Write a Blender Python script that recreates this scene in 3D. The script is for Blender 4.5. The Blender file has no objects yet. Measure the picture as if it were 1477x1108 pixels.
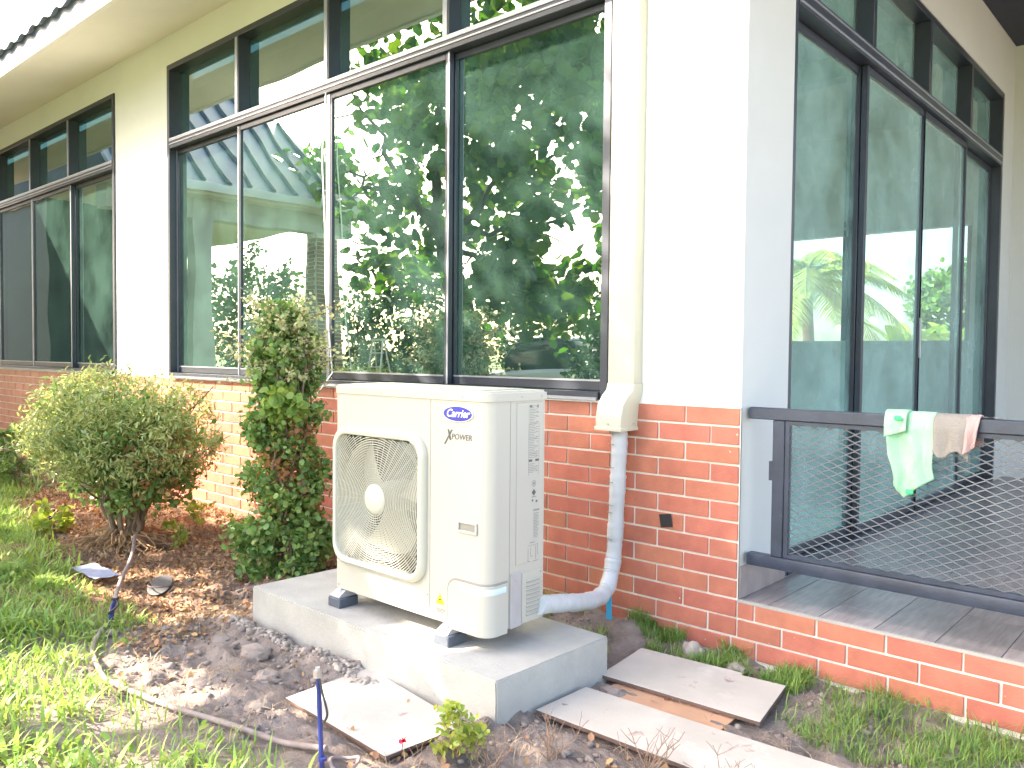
import bpy, bmesh, math, random
import numpy as np
from mathutils import Vector, Matrix, Euler
R = math.radians
rng = np.random.default_rng(7)
random.seed(7)
C = bpy.context.scene.collection
SC = bpy.context.scene

# ------------------------------------------------------------------ camera, world, sun, exposure
cd = bpy.data.cameras.new('camera'); cam = bpy.data.objects.new('camera', cd); C.objects.link(cam)
yaw, pitch, roll = .7342, -.0349, .0095
fw = Vector((-math.sin(yaw)*math.cos(pitch), math.cos(yaw)*math.cos(pitch), math.sin(pitch)))
r0 = Vector((math.cos(yaw), math.sin(yaw), 0)); u0 = r0.cross(fw)
rt = r0*math.cos(roll)+u0*math.sin(roll); up = rt.cross(fw)
mw = Matrix((rt, up, -fw)).transposed().to_4x4(); mw.translation = Vector((1.7871, -3.6138, 1.4391))
cam.matrix_world = mw
cd.sensor_width = 36; cd.lens = 36*1174/1477; cd.clip_start = .05; cd.clip_end = 600
SC.camera = cam

SUN = Vector((-1.2, -1.0, 1.08)).normalized()          # towards the sun
elev = math.asin(SUN.z); az = math.atan2(SUN.x, SUN.y)
wd = bpy.data.worlds.new('World'); SC.world = wd; wd.use_nodes = True
nt = wd.node_tree; bg = nt.nodes['Background']
sk = nt.nodes.new('ShaderNodeTexSky'); sk.sky_type = 'NISHITA'; sk.sun_disc = False
sk.sun_elevation = elev; sk.sun_rotation = az; sk.air_density = 1.0; sk.dust_density = 2.5; sk.ozone_density = 1.0
nt.links.new(sk.outputs[0], bg.inputs[0]); bg.inputs[1].default_value = .15
sd = bpy.data.lights.new('sun', 'SUN'); sd.energy = 4.2; sd.angle = R(.53); sd.color = (1, .93, .82)
so = bpy.data.objects.new('sun', sd); C.objects.link(so)
so.rotation_euler = (-SUN).to_track_quat('-Z', 'Y').to_euler(); so.location = (-6, -8, 12)
SC.view_settings.view_transform = 'Standard'; SC.view_settings.look = 'None'
SC.view_settings.exposure = 2.85; SC.view_settings.gamma = 1; SC.view_settings.use_curve_mapping = False
SC.view_settings.use_white_balance = True; SC.view_settings.white_balance_temperature = 7300; SC.view_settings.white_balance_tint = 12
SC.render.engine = 'CYCLES'
SC.cycles.max_bounces = 10; SC.cycles.transparent_max_bounces = 12; SC.cycles.sample_clamp_indirect = 6

# ------------------------------------------------------------------ materials
def N(nt, t, **k):
    n = nt.nodes.new(t)
    for a, b in k.items():
        if a in n.inputs: n.inputs[a].default_value = b
        else: setattr(n, a, b)
    return n
def base(name):
    m = bpy.data.materials.new(name); m.use_nodes = True
    return m, m.node_tree, m.node_tree.nodes['Principled BSDF']
def mul(c, k): return (min(c[0]*k, 1), min(c[1]*k, 1), min(c[2]*k, 1), 1)
def mat(name, col, rough=.6, var=.12, vs=3, bump=.15, bs=60, metal=0, objvar=0, spots=None, col2=None, spec=.5, stretch=None):
    m, t, p = base(name); L = t.links
    geo = N(t, 'ShaderNodeNewGeometry'); pos = geo.outputs['Position']
    if stretch:
        mp = N(t, 'ShaderNodeMapping'); mp.inputs['Scale'].default_value = stretch; L.new(pos, mp.inputs[0]); pos = mp.outputs[0]
    n1 = N(t, 'ShaderNodeTexNoise', Scale=vs, Detail=6, Roughness=.62); L.new(pos, n1.inputs['Vector'])
    rp = N(t, 'ShaderNodeValToRGB'); e = rp.color_ramp.elements
    e[0].position = .32; e[1].position = .7
    e[0].color = mul(col, 1-var); e[1].color = mul(col2 or col, 1+var)
    L.new(n1.outputs[0], rp.inputs[0]); out = rp.outputs[0]
    if objvar:
        oi = N(t, 'ShaderNodeObjectInfo'); hs = N(t, 'ShaderNodeHueSaturation')
        mr = N(t, 'ShaderNodeMapRange'); mr.inputs[3].default_value = 1-objvar; mr.inputs[4].default_value = 1+objvar
        L.new(oi.outputs['Random'], mr.inputs[0]); L.new(mr.outputs[0], hs.inputs['Value'])
        mh = N(t, 'ShaderNodeMath', operation='MULTIPLY_ADD'); mh.inputs[1].default_value = .012; mh.inputs[2].default_value = .494
        fr = N(t, 'ShaderNodeMath', operation='FRACT'); m7 = N(t, 'ShaderNodeMath', operation='MULTIPLY'); m7.inputs[1].default_value = 7.31
        L.new(oi.outputs['Random'], m7.inputs[0]); L.new(m7.outputs[0], fr.inputs[0]); L.new(fr.outputs[0], mh.inputs[0]); L.new(mh.outputs[0], hs.inputs['Hue'])
        L.new(out, hs.inputs['Color']); out = hs.outputs[0]
    if spots:                                   # (colour, scale, threshold, softness)
        for sc_, ss, th, sf in spots:
            v = N(t, 'ShaderNodeTexNoise', Scale=ss, Detail=4, Roughness=.7); L.new(geo.outputs['Position'], v.inputs['Vector'])
            mr = N(t, 'ShaderNodeMapRange'); mr.inputs[1].default_value = th; mr.inputs[2].default_value = th+sf
            L.new(v.outputs[0], mr.inputs[0])
            mx = N(t, 'ShaderNodeMix', data_type='RGBA'); L.new(mr.outputs[0], mx.inputs[0]); L.new(out, mx.inputs[6]); mx.inputs[7].default_value = (*sc_, 1)
            out = mx.outputs[2]
    L.new(out, p.inputs['Base Color'])
    p.inputs['Roughness'].default_value = rough; p.inputs['Metallic'].default_value = metal; p.inputs['Specular IOR Level'].default_value = spec
    if bump:
        n2 = N(t, 'ShaderNodeTexNoise', Scale=bs, Detail=5, Roughness=.6); L.new(pos, n2.inputs['Vector'])
        b = N(t, 'ShaderNodeBump', Strength=bump, Distance=.01); L.new(n2.outputs[0], b.inputs['Height']); L.new(b.outputs[0], p.inputs['Normal'])
    return m
def leafmat(name, dark, light, trans=.35, rough=.45, hue=.03):
    m, t, p = base(name); L = t.links
    g = N(t, 'ShaderNodeNewGeometry')
    n = N(t, 'ShaderNodeTexNoise', Scale=3.5, Detail=3); L.new(g.outputs['Position'], n.inputs['Vector'])
    ad = N(t, 'ShaderNodeMath', operation='ADD'); L.new(g.outputs['Random Per Island'], ad.inputs[0]); L.new(n.outputs[0], ad.inputs[1])
    hf = N(t, 'ShaderNodeMath', operation='MULTIPLY'); hf.inputs[1].default_value = .55; L.new(ad.outputs[0], hf.inputs[0])
    rp = N(t, 'ShaderNodeValToRGB'); e = rp.color_ramp.elements
    e[0].position = .15; e[1].position = .85; e[0].color = (*dark, 1); e[1].color = (*light, 1)
    L.new(hf.outputs[0], rp.inputs[0])
    hs = N(t, 'ShaderNodeHueSaturation'); mr = N(t, 'ShaderNodeMapRange'); mr.inputs[3].default_value = .5-hue; mr.inputs[4].default_value = .5+hue
    wn = N(t, 'ShaderNodeTexWhiteNoise', noise_dimensions='1D'); L.new(g.outputs['Random Per Island'], wn.inputs['W'])
    L.new(wn.outputs['Value'], mr.inputs[0]); L.new(mr.outputs[0], hs.inputs['Hue']); L.new(rp.outputs[0], hs.inputs['Color'])
    L.new(hs.outputs[0], p.inputs['Base Color']); p.inputs['Roughness'].default_value = rough; p.inputs['Specular IOR Level'].default_value = .35
    tr = N(t, 'ShaderNodeBsdfTranslucent'); L.new(hs.outputs[0], tr.inputs[0])
    g2 = N(t, 'ShaderNodeHueSaturation', Value=1.5, Saturation=1.1); L.new(hs.outputs[0], g2.inputs['Color']); L.new(g2.outputs[0], tr.inputs[0])
    mx = N(t, 'ShaderNodeMixShader'); mx.inputs[0].default_value = trans
    L.new(p.outputs[0], mx.inputs[1]); L.new(tr.outputs[0], mx.inputs[2]); L.new(mx.outputs[0], t.nodes['Material Output'].inputs[0])
    return m
def glassmat(name, tint, refl, dust_haze, dust_haze_col, gcol=(1, 1, 1)):
    m, t, p = base(name); L = t.links; t.nodes.remove(p)
    tr = N(t, 'ShaderNodeBsdfTransparent'); tr.inputs[0].default_value = (*tint, 1)
    gl = N(t, 'ShaderNodeBsdfGlossy', Roughness=0.0); gl.inputs[0].default_value = (*gcol, 1)
    geo = N(t, 'ShaderNodeNewGeometry')
    wn = N(t, 'ShaderNodeTexNoise', Scale=.9, Detail=1); L.new(geo.outputs['Position'], wn.inputs['Vector'])
    bp = N(t, 'ShaderNodeBump', Strength=.012, Distance=.5); L.new(wn.outputs[0], bp.inputs['Height']); L.new(bp.outputs[0], gl.inputs['Normal'])
    fr = N(t, 'ShaderNodeFresnel', IOR=1.5)
    ma = N(t, 'ShaderNodeMath', operation='MULTIPLY_ADD', use_clamp=True); ma.inputs[1].default_value = 1-refl; ma.inputs[2].default_value = refl
    L.new(fr.outputs[0], ma.inputs[0])
    inv = N(t, 'ShaderNodeMath', operation='SUBTRACT'); inv.inputs[0].default_value = 1; L.new(geo.outputs['Backfacing'], inv.inputs[1])
    mb_ = N(t, 'ShaderNodeMath', operation='MULTIPLY'); L.new(ma.outputs[0], mb_.inputs[0]); L.new(inv.outputs[0], mb_.inputs[1]); ma = mb_
    mx = N(t, 'ShaderNodeMixShader'); L.new(ma.outputs[0], mx.inputs[0]); L.new(tr.outputs[0], mx.inputs[1]); L.new(gl.outputs[0], mx.inputs[2])
    df = N(t, 'ShaderNodeBsdfDiffuse'); df.inputs[0].default_value = (*dust_haze_col, 1)
    dn = N(t, 'ShaderNodeTexNoise', Scale=1.6, Detail=7, Roughness=.7); L.new(geo.outputs['Position'], dn.inputs['Vector'])
    mr = N(t, 'ShaderNodeMapRange'); mr.inputs[1].default_value = .35; mr.inputs[2].default_value = .75; mr.inputs[3].default_value = dust_haze*.3; mr.inputs[4].default_value = dust_haze*1.8
    L.new(dn.outputs[0], mr.inputs[0])
    m2 = N(t, 'ShaderNodeMixShader'); L.new(mr.outputs[0], m2.inputs[0]); L.new(mx.outputs[0], m2.inputs[1]); L.new(df.outputs[0], m2.inputs[2])
    L.new(m2.outputs[0], t.nodes['Material Output'].inputs[0])
    return m

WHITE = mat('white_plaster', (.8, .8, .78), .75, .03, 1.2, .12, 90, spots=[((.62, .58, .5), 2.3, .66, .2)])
REVEAL = mat('shaded_white_plaster', (.53, .535, .515), .7, .03, 1.2, .1, 90)  # white plaster of the terrace side, its shade put into the colour
SOFFIT = mat('soffit_board', (.78, .76, .7), .8, .05, .8, .05, 50)
BRICK = mat('brick_tile', (.42, .135, .09), .45, .12, 7, .25, 140, objvar=.07, col2=(.46, .155, .1),
            spots=[((.66, .52, .42), 34, .70, .03), ((.34, .075, .05), 5, .66, .15)])
MORTAR = mat('mortar', (.74, .69, .6), .85, .1, 12, .3, 120)
FRAME = mat('dark_aluminium', (.045, .052, .068), .35, .12, 6, .03, 80, metal=.3, spots=[((.2, .2, .2), 25, .72, .1)])
FRAMEL = mat('light_edge_aluminium', (.34, .36, .4), .35, .08, 6, .0, 80, metal=.5)
STEEL = mat('painted_steel', (.03, .041, .066), .38, .2, 10, .12, 90, spots=[((.25, .24, .23), 22, .7, .05)])
ACW = mat('cream_white_paint', (.43, .415, .365), .38, .015, 2, .01, 200)
ACG = mat('cream_plastic', (.47, .465, .395), .42, .02, 3, 0)
ACSEAM = mat('inner_shade_metal', (.25, .24, .22), .5, .05)
CAV = mat('dark_fin_coil', (.06, .055, .06), .5, .3, 20)
FANB = mat('fan_blade_plastic', (.5, .48, .42), .4, .04)
GALV = mat('galvanised_strip', (.42, .42, .43), .4, .06, 10, .05, 80, metal=.3)
BLUE = mat('logo_blue', (.045, .045, .33), .3, .06, 40, 0)
SILV = mat('silver_rim', (.6, .6, .66), .25, .05, 10, 0, metal=.6)
PWHITE = mat('white_print', (.85, .85, .88), .4, .01, 4, 0)
PGREY = mat('grey_print', (.09, .09, .09), .5, .05, 4, 0)
PLIGHT = mat('faint_print', (.2, .2, .19), .5, .05, 4, 0)
YELLOW = mat('warning_yellow', (.8, .68, .03), .4, .02, 4, 0)
FILM = mat('pale_blue_film', (.5, .62, .66), .3, .03, 4, 0)
MESHM = mat('mesh_strand_paint', (.1, .11, .13), .35, .1, 10, 0)
RUBBER = mat('grey_rubber', (.07, .085, .11), .6, .12, 30, .1, 90)
CONC = mat('concrete_slab', (.38, .37, .34), .85, .12, 5, .35, 70, spots=[((.3, .3, .29), 14, .64, .1), ((.58, .56, .5), 3, .6, .2)])
FOOTING = mat('rough_concrete', (.3, .28, .24), .9, .2, 8, .6, 40)
PIPEC = mat('cream_trunking', (.5, .485, .385), .4, .02, 2, .02)
WRAP = mat('grey_wrap_tape', (.47, .5, .52), .5, .07, 12, .1, 50)
BTAG = mat('blue_tape', (.03, .36, .62), .4, .03)
PLANK = mat('wood_look_tile', (.26, .21, .2), .3, .28, 5, .05, 90, objvar=.14, stretch=(12, 1.2, 1))
GROUT = mat('pale_grout', (.34, .33, .3), .8, .1)
PAVE = mat('loose_tile', (.44, .4, .355), .75, .1, 4, .2, 80, spots=[((.3, .2, .17), 7, .64, .08), ((.56, .52, .47), 2.5, .55, .15)])
PAVER = mat('orange_tile', (.48, .27, .17), .75, .1, 4, .2, 80)
TILEE = mat('dark_tile_edge', (.12, .075, .06), .8, .2, 20, .3)
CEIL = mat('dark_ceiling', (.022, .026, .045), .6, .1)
ROOFT = mat('blue_grey_roof_tile', (.3, .36, .46), .55, .2, 6, .2, 60)
FASC = mat('fascia_board', (.13, .165, .24), .55, .08, 3, .05)
ROOFM = mat('metal_roof_sheet', (.2, .235, .3), .4, .15, 2, .05, 60)
RIBM = mat('roof_rib_shade', (.05, .06, .08), .5, .1)  # dark rib colour stands for the shadow lines of the tiles
MINT = mat('mint_towel', (.36, .66, .44), .95, .06, 8, .9, 260)
MINTD = mat('green_patch', (.04, .5, .2), .9, .05)
RAG = mat('grey_rag', (.28, .26, .24), .95, .07, 8, .8, 260)
PINK = mat('pink_rag', (.5, .34, .33), .95, .07, 8, .8, 260)
BARK = mat('bark', (.2, .14, .09), .9, .3, 15, .7, 40)
BARKD = mat('dark_bark', (.07, .055, .045), .9, .3, 8, .7, 30)
ROOTS = mat('root_fibre', (.36, .22, .11), .9, .25, 15, .5, 60)
TWIG = mat('dry_twig', (.26, .17, .12), .9, .3, 20, .2)
BLUEP = mat('blue_stake_plastic', (.014, .028, .16), .4, .1, 8, .02)
HOSE = mat('dusty_hose', (.23, .18, .17), .7, .25, 10, .3, 60)
BLACK = mat('black_plastic', (.02, .02, .022), .5, .1)
PAPER = mat('pale_plastic_scrap', (.3, .32, .42), .6, .1, 20, .3)
STONE = mat('stone', (.34, .29, .25), .9, .2, 10, .5, 40)
CLOD = mat('soil_clods', (.24, .195, .17), .95, .35, 5, .6, 50, spots=[((.36, .29, .24), 7, .58, .12)])
INTW = mat('interior_wall', (.8, .8, .77), .8, .03)
INTF = mat('interior_floor', (.55, .54, .5), .4, .06)
FENCE = mat('boundary_wall_paint', (.5, .55, .52), .85, .1, 2, .2, 30)
CARW = mat('car_paint', (.75, .76, .78), .2, .01, 2, 0)
CARG = mat('car_glass', (.02, .025, .03), .08, .05, 2, 0)
TYRE = mat('tyre_rubber', (.03, .03, .03), .8, .1)
ALU = mat('ladder_aluminium', (.55, .56, .58), .35, .05, 5, 0, metal=.6)
OBRICK = mat('old_brick', (.3, .13, .07), .7, .2, 9, .3, 90, objvar=.12)
GMAIN = glassmat('reflective_glass', (.2, .32, .32), .38, .055, (.3, .6, .5), (.8, .95, .88))
GSIDE = glassmat('green_glass', (.78, .95, .91), .04, .26, (.38, .56, .54))  # large teal diffuse share added to brighten the dim glass
LBIG = leafmat('big_round_leaf', (.012, .04, .01), (.1, .19, .02), .45, .4)
LHEDGE = leafmat('hedge_leaf', (.01, .035, .01), (.055, .11, .02), .25)
LSHR1 = leafmat('pale_shrub_leaf', (.13, .19, .05), (.5, .52, .22), .3, hue=.035)
LSHR2 = leafmat('glossy_shrub_leaf', (.045, .12, .035), (.28, .4, .12), .3, .35)
LYOUNG = leafmat('young_pale_leaf', (.26, .3, .12), (.52, .49, .3), .4)
LRED = leafmat('rusty_leaf', (.3, .13, .06), (.5, .27, .12), .35)
LYEL = leafmat('yellow_green_leaf', (.2, .28, .05), (.4, .44, .1), .4)
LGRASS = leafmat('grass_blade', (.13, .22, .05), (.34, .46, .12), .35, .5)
LGRASSD = leafmat('shaded_grass_blade', (.1, .2, .05), (.24, .36, .09), .3, .5)  # darker copy of the grass colour, shade put into it
LMULCH = leafmat('dry_leaf', (.16, .08, .04), (.5, .3, .16), .1, .8, hue=.015)
LSTRAW = leafmat('dry_grass', (.22, .15, .09), (.46, .36, .24), .1, .8, hue=.01)
LPALM = leafmat('palm_leaflet', (.14, .2, .04), (.4, .44, .12), .4, hue=.015)
LBAN = leafmat('banana_leaf', (.2, .32, .05), (.4, .52, .1), .45, hue=.01)
LTREE = leafmat('mango_leaf', (.05, .12, .02), (.17, .3, .06), .3)
LWHITE = leafmat('white_petal', (.7, .7, .66), (.85, .85, .8), .3, hue=0)
LREDF = leafmat('red_petal', (.6, .02, .06), (.75, .04, .1), .3, hue=0)

# ------------------------------------------------------------------ objects
WL = {}
def tag(o, label=None, cat=None, group=None, kind=None):
    if label: o['label'] = label
    if cat: o['category'] = cat
    if group: o['group'] = group
    if kind: o['kind'] = kind
    return o
def thing(name, loc, label, cat, group=None):
    o = bpy.data.objects.new(name, None); C.objects.link(o); o.location = loc; o.empty_display_size = .1
    WL[o.name] = Vector(loc); return tag(o, label, cat, group)
def link(name, me, parent=None, loc=None):
    o = bpy.data.objects.new(name, me); C.objects.link(o)
    if parent is not None:
        o.parent = parent; pw = WL[parent.name]
    else: pw = Vector((0, 0, 0))
    w = Vector(loc) if loc is not None else pw
    o.location = w-pw; WL[o.name] = w
    return o
def fast(name, V, F, m, parent=None, loc=None, smooth=False):
    """V (n,3) world coordinates, F (k,4 or 3) int; one mesh object whose origin is loc or its parent's"""
    o_w = Vector(loc) if loc is not None else (WL[parent.name] if parent is not None else Vector((0, 0, 0)))
    V = np.asarray(V, dtype=np.float32)-np.array(o_w, dtype=np.float32); F = np.asarray(F, dtype=np.int32)
    me = bpy.data.meshes.new(name); me.vertices.add(len(V)); me.vertices.foreach_set('co', V.ravel())
    k = F.shape[1]; me.loops.add(F.size); me.loops.foreach_set('vertex_index', F.ravel())
    me.polygons.add(len(F)); me.polygons.foreach_set('loop_start', np.arange(0, F.size, k, dtype=np.int32))
    me.polygons.foreach_set('loop_total', np.full(len(F), k, dtype=np.int32))
    me.update(calc_edges=True); me.validate()
    me.materials.append(m)
    if smooth: me.polygons.foreach_set('use_smooth', np.ones(len(F), bool))
    return link(name, me, parent, loc)
class MB:
    def __init__(s): s.v = []; s.f = []
    def add(s, vs, fs):
        k = len(s.v); s.v += [tuple(v) for v in vs]; s.f += [tuple(i+k for i in f) for f in fs]; return s
    def box(s, a, b, bev=0):
        (x0, y0, z0), (x1, y1, z1) = a, b
        if bev <= 0:
            vs = [(x, y, z) for z in (z0, z1) for y in (y0, y1) for x in (x0, x1)]
            return s.add(vs, [(0, 2, 3, 1), (4, 5, 7, 6), (0, 1, 5, 4), (2, 6, 7, 3), (0, 4, 6, 2), (1, 3, 7, 5)])
        bm = bmesh.new(); bmesh.ops.create_cube(bm, size=1)
        for v in bm.verts: v.co = Vector(((x0+x1)/2+v.co.x*(x1-x0), (y0+y1)/2+v.co.y*(y1-y0), (z0+z1)/2+v.co.z*(z1-z0)))
        bmesh.ops.bevel(bm, geom=bm.edges[:], offset=bev, segments=1 if bev < .006 else 2, affect='EDGES', profile=.6)
        return s.bm(bm)
    def bm(s, bm):
        bm.verts.index_update(); s.add([v.co[:] for v in bm.verts], [[v.index for v in f.verts] for f in bm.faces]); bm.free(); return s
    def tube(s, pts, rad, n=8, cap=True):
        pts = [Vector(p) for p in pts]; rad = rad if isinstance(rad, (list, tuple)) else [rad]*len(pts)
        k = len(s.v); prev = None
        for i, p in enumerate(pts):
            d = (pts[min(i+1, len(pts)-1)]-pts[max(i-1, 0)])
            if d.length < 1e-9: d = Vector((0, 0, 1))
            d.normalize()
            if prev is None:
                a = d.orthogonal().normalized()
            else:
                a = prev-d*prev.dot(d)
                a = a.normalized() if a.length > 1e-6 else d.orthogonal().normalized()
            prev = a; b = d.cross(a)
            for j in range(n):
                t = 2*math.pi*j/n; s.v.append(tuple(p+(a*math.cos(t)+b*math.sin(t))*rad[i]))
        for i in range(len(pts)-1):
            for j in range(n):
                s.f.append((k+i*n+j, k+i*n+(j+1) % n, k+(i+1)*n+(j+1) % n, k+(i+1)*n+j))
        if cap:
            s.f.append(tuple(k+j for j in range(n))[::-1]); s.f.append(tuple(k+(len(pts)-1)*n+j for j in range(n)))
        return s
    def prism(s, prof, z0, z1, ax='z'):
        n = len(prof)
        if ax == 'z': vs = [(x, y, z0) for x, y in prof]+[(x, y, z1) for x, y in prof]
        elif ax == 'y': vs = [(x, z0, z) for x, z in prof]+[(x, z1, z) for x, z in prof]
        else: vs = [(z0, y, z) for y, z in prof]+[(z1, y, z) for y, z in prof]
        fs = [tuple(range(n))[::-1], tuple(range(n, 2*n))]+[(i, (i+1) % n, n+(i+1) % n, n+i) for i in range(n)]
        return s.add(vs, fs)
    def grid(s, P):
        """P: 2-D list of points"""
        k = len(s.v); m = len(P[0])
        for row in P: s.v += [tuple(p) for p in row]
        for i in range(len(P)-1):
            for j in range(m-1): s.f.append((k+i*m+j, k+i*m+j+1, k+(i+1)*m+j+1, k+(i+1)*m+j))
        return s
    def build(s, name, m, parent=None, loc=None, smooth=False, mods=None):
        o_w = Vector(loc) if loc is not None else (WL[parent.name] if parent is not None else Vector((0, 0, 0)))
        me = bpy.data.meshes.new(name); me.from_pydata([tuple(Vector(v)-o_w) for v in s.v], [], s.f)
        bm = bmesh.new(); bm.from_mesh(me); bmesh.ops.recalc_face_normals(bm, faces=bm.faces[:]); bm.to_mesh(me); bm.free()
        me.materials.append(m)
        if smooth:
            me.polygons.foreach_set('use_smooth', [True]*len(me.polygons))
            me.set_sharp_from_angle(angle=R(38))
        return link(name, me, parent, loc)
def B(name, a, b, m, parent=None, bev=0, loc=None): return MB().box(a, b, bev).build(name, m, parent, loc, smooth=bev > 0)

# value noise
def vnoise(x, y, seed=0):
    xi = np.floor(x).astype(np.int64); yi = np.floor(y).astype(np.int64); xf = x-xi; yf = y-yi
    def h(a, b):
        n = (a*374761393+b*668265263+seed*982451653) & 0xffffffff
        n = ((n ^ (n >> 13))*1274126177) & 0xffffffff
        return ((n ^ (n >> 16)) & 0xffff)/65535.
    u = xf*xf*(3-2*xf); v = yf*yf*(3-2*yf)
    return (h(xi, yi)*(1-u)+h(xi+1, yi)*u)*(1-v)+(h(xi, yi+1)*(1-u)+h(xi+1, yi+1)*u)*v
def fbm(x, y, oc=4, seed=0):
    x = np.asarray(x, float); y = np.asarray(y, float); r = 0; a = 1; t = 0
    for i in range(oc):
        r = r+a*vnoise(x, y, seed+i); t += a; a *= .52; x = x*2.03+11.3; y = y*2.03+5.7
    return r/t

# grass edge: grass grows where y < gy(x)
GX = np.array([-14, -9, -7.5, -6, -4.5, -3.2, -2.5, -2.15, -1.9, -1.4, -1.0, -.6, 0, 3, 8]); GY = np.array([-.5, -.55, -.75, -1.2, -1.5, -1.72, -1.72, -1.98, -2.2, -2.2, -2.08, -2.06, -2.3, -3.3, -3.5])
def gedge(x): return np.interp(x, GX, GY)
TILES = [((-1.123, -1.768), (-1.125, -1.337), (-.388, -1.448), (-.426, -1.809)),
         ((-.299, -.699), (-.342, -.305), (.362, -.241), (.43, -.66)),
         ((-.269, -1.175), (-.259, -.859), (.821, -.772), (.86, -1.19))]
def ground_z(x, y):
    x = np.asarray(x, float); y = np.asarray(y, float)
    near = np.exp(-np.maximum(0, np.abs(x+2.5)-7)**2/8)*np.exp(-np.maximum(0, -y-4)**2/4)
    h = (fbm(x*1.3, y*1.3, 3, 5)-.5)*.07
    rough = (fbm(x*6, y*6, 5, 9)-.5)*.10+(fbm(x*15, y*15, 3, 33)-.5)*.03+(fbm(x*31+7, y*31, 2, 55)-.5)*.016
    ridg = (1-np.abs(fbm(x*9+3, y*9, 4, 21)*2-1))*.035-.025
    grass = np.clip((gedge(x)-y)/.25+.5, 0, 1)
    rough = rough*(1-.55*grass); ridg = ridg*(1-.7*grass)
    flat = np.zeros_like(x)
    for t in TILES:
        tx = [p[0] for p in t]; ty = [p[1] for p in t]
        d = np.maximum(np.maximum(min(tx)-x, x-max(tx)), np.maximum(min(ty)-y, y-max(ty)))
        flat = np.maximum(flat, np.clip(1-(d+.02)/.06, 0, 1))
    d = np.maximum(np.maximum(-2.15-x, x+.26), np.maximum(-1.38-y, y+.5))
    slab = np.clip(1-d/.05, 0, 1)
    z = near*(h+rough+ridg)*(1-.9*flat)+near*.03*np.clip((y+.5)/.5, 0, 1)*np.clip((.2-x)/1.0, 0, 1)
    z = z-.05*np.clip((x-.3)/1.2, 0, 1)*np.clip((y+.45)/.3, 0, 1)
    z = np.where(flat > 0, z*(1-flat)+(-.012)*flat, z)
    z = z+.03*np.exp(-((d-.07)/.06)**2)*(x < -.3)*(y < -1.2)
    return z*(y < .05)-.03*(y >= .05)
def gz(x, y): return float(ground_z(np.array([x]), np.array([y]))[0])

# ------------------------------------------------------------------ ground
xs = np.unique(np.concatenate([np.linspace(-250, -14, 22), np.linspace(-14, -6, 160), np.linspace(-6, 1.9, 620), np.linspace(1.9, 8, 60), np.linspace(8, 250, 22)]))
ys = np.unique(np.concatenate([np.linspace(-250, -9, 22), np.linspace(-9, -3.3, 60), np.linspace(-3.3, .04, 280), np.linspace(.04, 8, 8), np.linspace(8, 250, 18)]))
GXX, GYY = np.meshgrid(xs, ys); ZZ = ground_z(GXX, GYY)
V = np.stack([GXX, GYY, ZZ], -1).reshape(-1, 3); nx = len(xs); ny = len(ys)
I = np.arange(nx*ny).reshape(ny, nx); F = np.stack([I[:-1, :-1], I[:-1, 1:], I[1:, 1:], I[1:, :-1]], -1).reshape(-1, 4)
def soilmat():
    m, t, p = base('garden_soil'); L = t.links
    g = N(t, 'ShaderNodeNewGeometry'); pos = g.outputs['Position']; sx = N(t, 'ShaderNodeSeparateXYZ'); L.new(pos, sx.inputs[0])
    n1 = N(t, 'ShaderNodeTexNoise', Scale=4.5, Detail=8, Roughness=.7); L.new(pos, n1.inputs[0])
    rp = N(t, 'ShaderNodeValToRGB'); cr = rp.color_ramp; cr.elements[0].position = .3; cr.elements[0].color = (.18, .14, .125, 1)
    cr.elements[1].position = .72; cr.elements[1].color = (.46, .38, .33, 1); e = cr.elements.new(.5); e.color = (.31, .25, .22, 1)
    L.new(n1.outputs[0], rp.inputs[0])
    # redder mulch to the left, where dry leaves lie
    n2 = N(t, 'ShaderNodeTexNoise', Scale=1.1, Detail=3); L.new(pos, n2.inputs[0])
    ad = N(t, 'ShaderNodeMath', operation='MULTIPLY_ADD'); ad.inputs[1].default_value = 2.2; L.new(n2.outputs[0], ad.inputs[0]); L.new(sx.outputs[0], ad.inputs[2])
    mr = N(t, 'ShaderNodeMapRange'); mr.inputs[1].default_value = -1.1; mr.inputs[2].default_value = -2.0; L.new(ad.outputs[0], mr.inputs[0])
    mr.inputs[3].default_value = 0; mr.inputs[4].default_value = .75
    mx = N(t, 'ShaderNodeMix', data_type='RGBA'); L.new(mr.outputs[0], mx.inputs[0]); L.new(rp.outputs[0], mx.inputs[6]); mx.inputs[7].default_value = (.3, .165, .09, 1)
    # far ground is lawn
    far = N(t, 'ShaderNodeMapRange'); far.inputs[1].default_value = -3.6; far.inputs[2].default_value = -5.5; L.new(sx.outputs[1], far.inputs[0])
    m2 = N(t, 'ShaderNodeMix', data_type='RGBA'); L.new(far.outputs[0], m2.inputs[0]); L.new(mx.outputs[2], m2.inputs[6]); m2.inputs[7].default_value = (.14, .19, .06, 1)
    L.new(m2.outputs[2], p.inputs['Base Color']); p.inputs['Roughness'].default_value = .92; p.inputs['Specular IOR Level'].default_value = .25
    n3 = N(t, 'ShaderNodeTexNoise', Scale=45, Detail=8, Roughness=.7); L.new(pos, n3.inputs[0])
    b = N(t, 'ShaderNodeBump', Strength=1.0, Distance=.035); L.new(n3.outputs[0], b.inputs['Height']); L.new(b.outputs[0], p.inputs['Normal'])
    return m
g = fast('ground', V, F, soilmat(), smooth=True); tag(g, kind='structure')

# ------------------------------------------------------------------ house
H = thing('house', (0, 0, 0), 'white rendered house with red brick plinth, dark framed windows and tiled terrace', 'house')
ZS, ZT = 1.2, 4.163
W1 = (-12.28, -7.156); W2 = (-5.932, -.773)
D = .25
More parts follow.
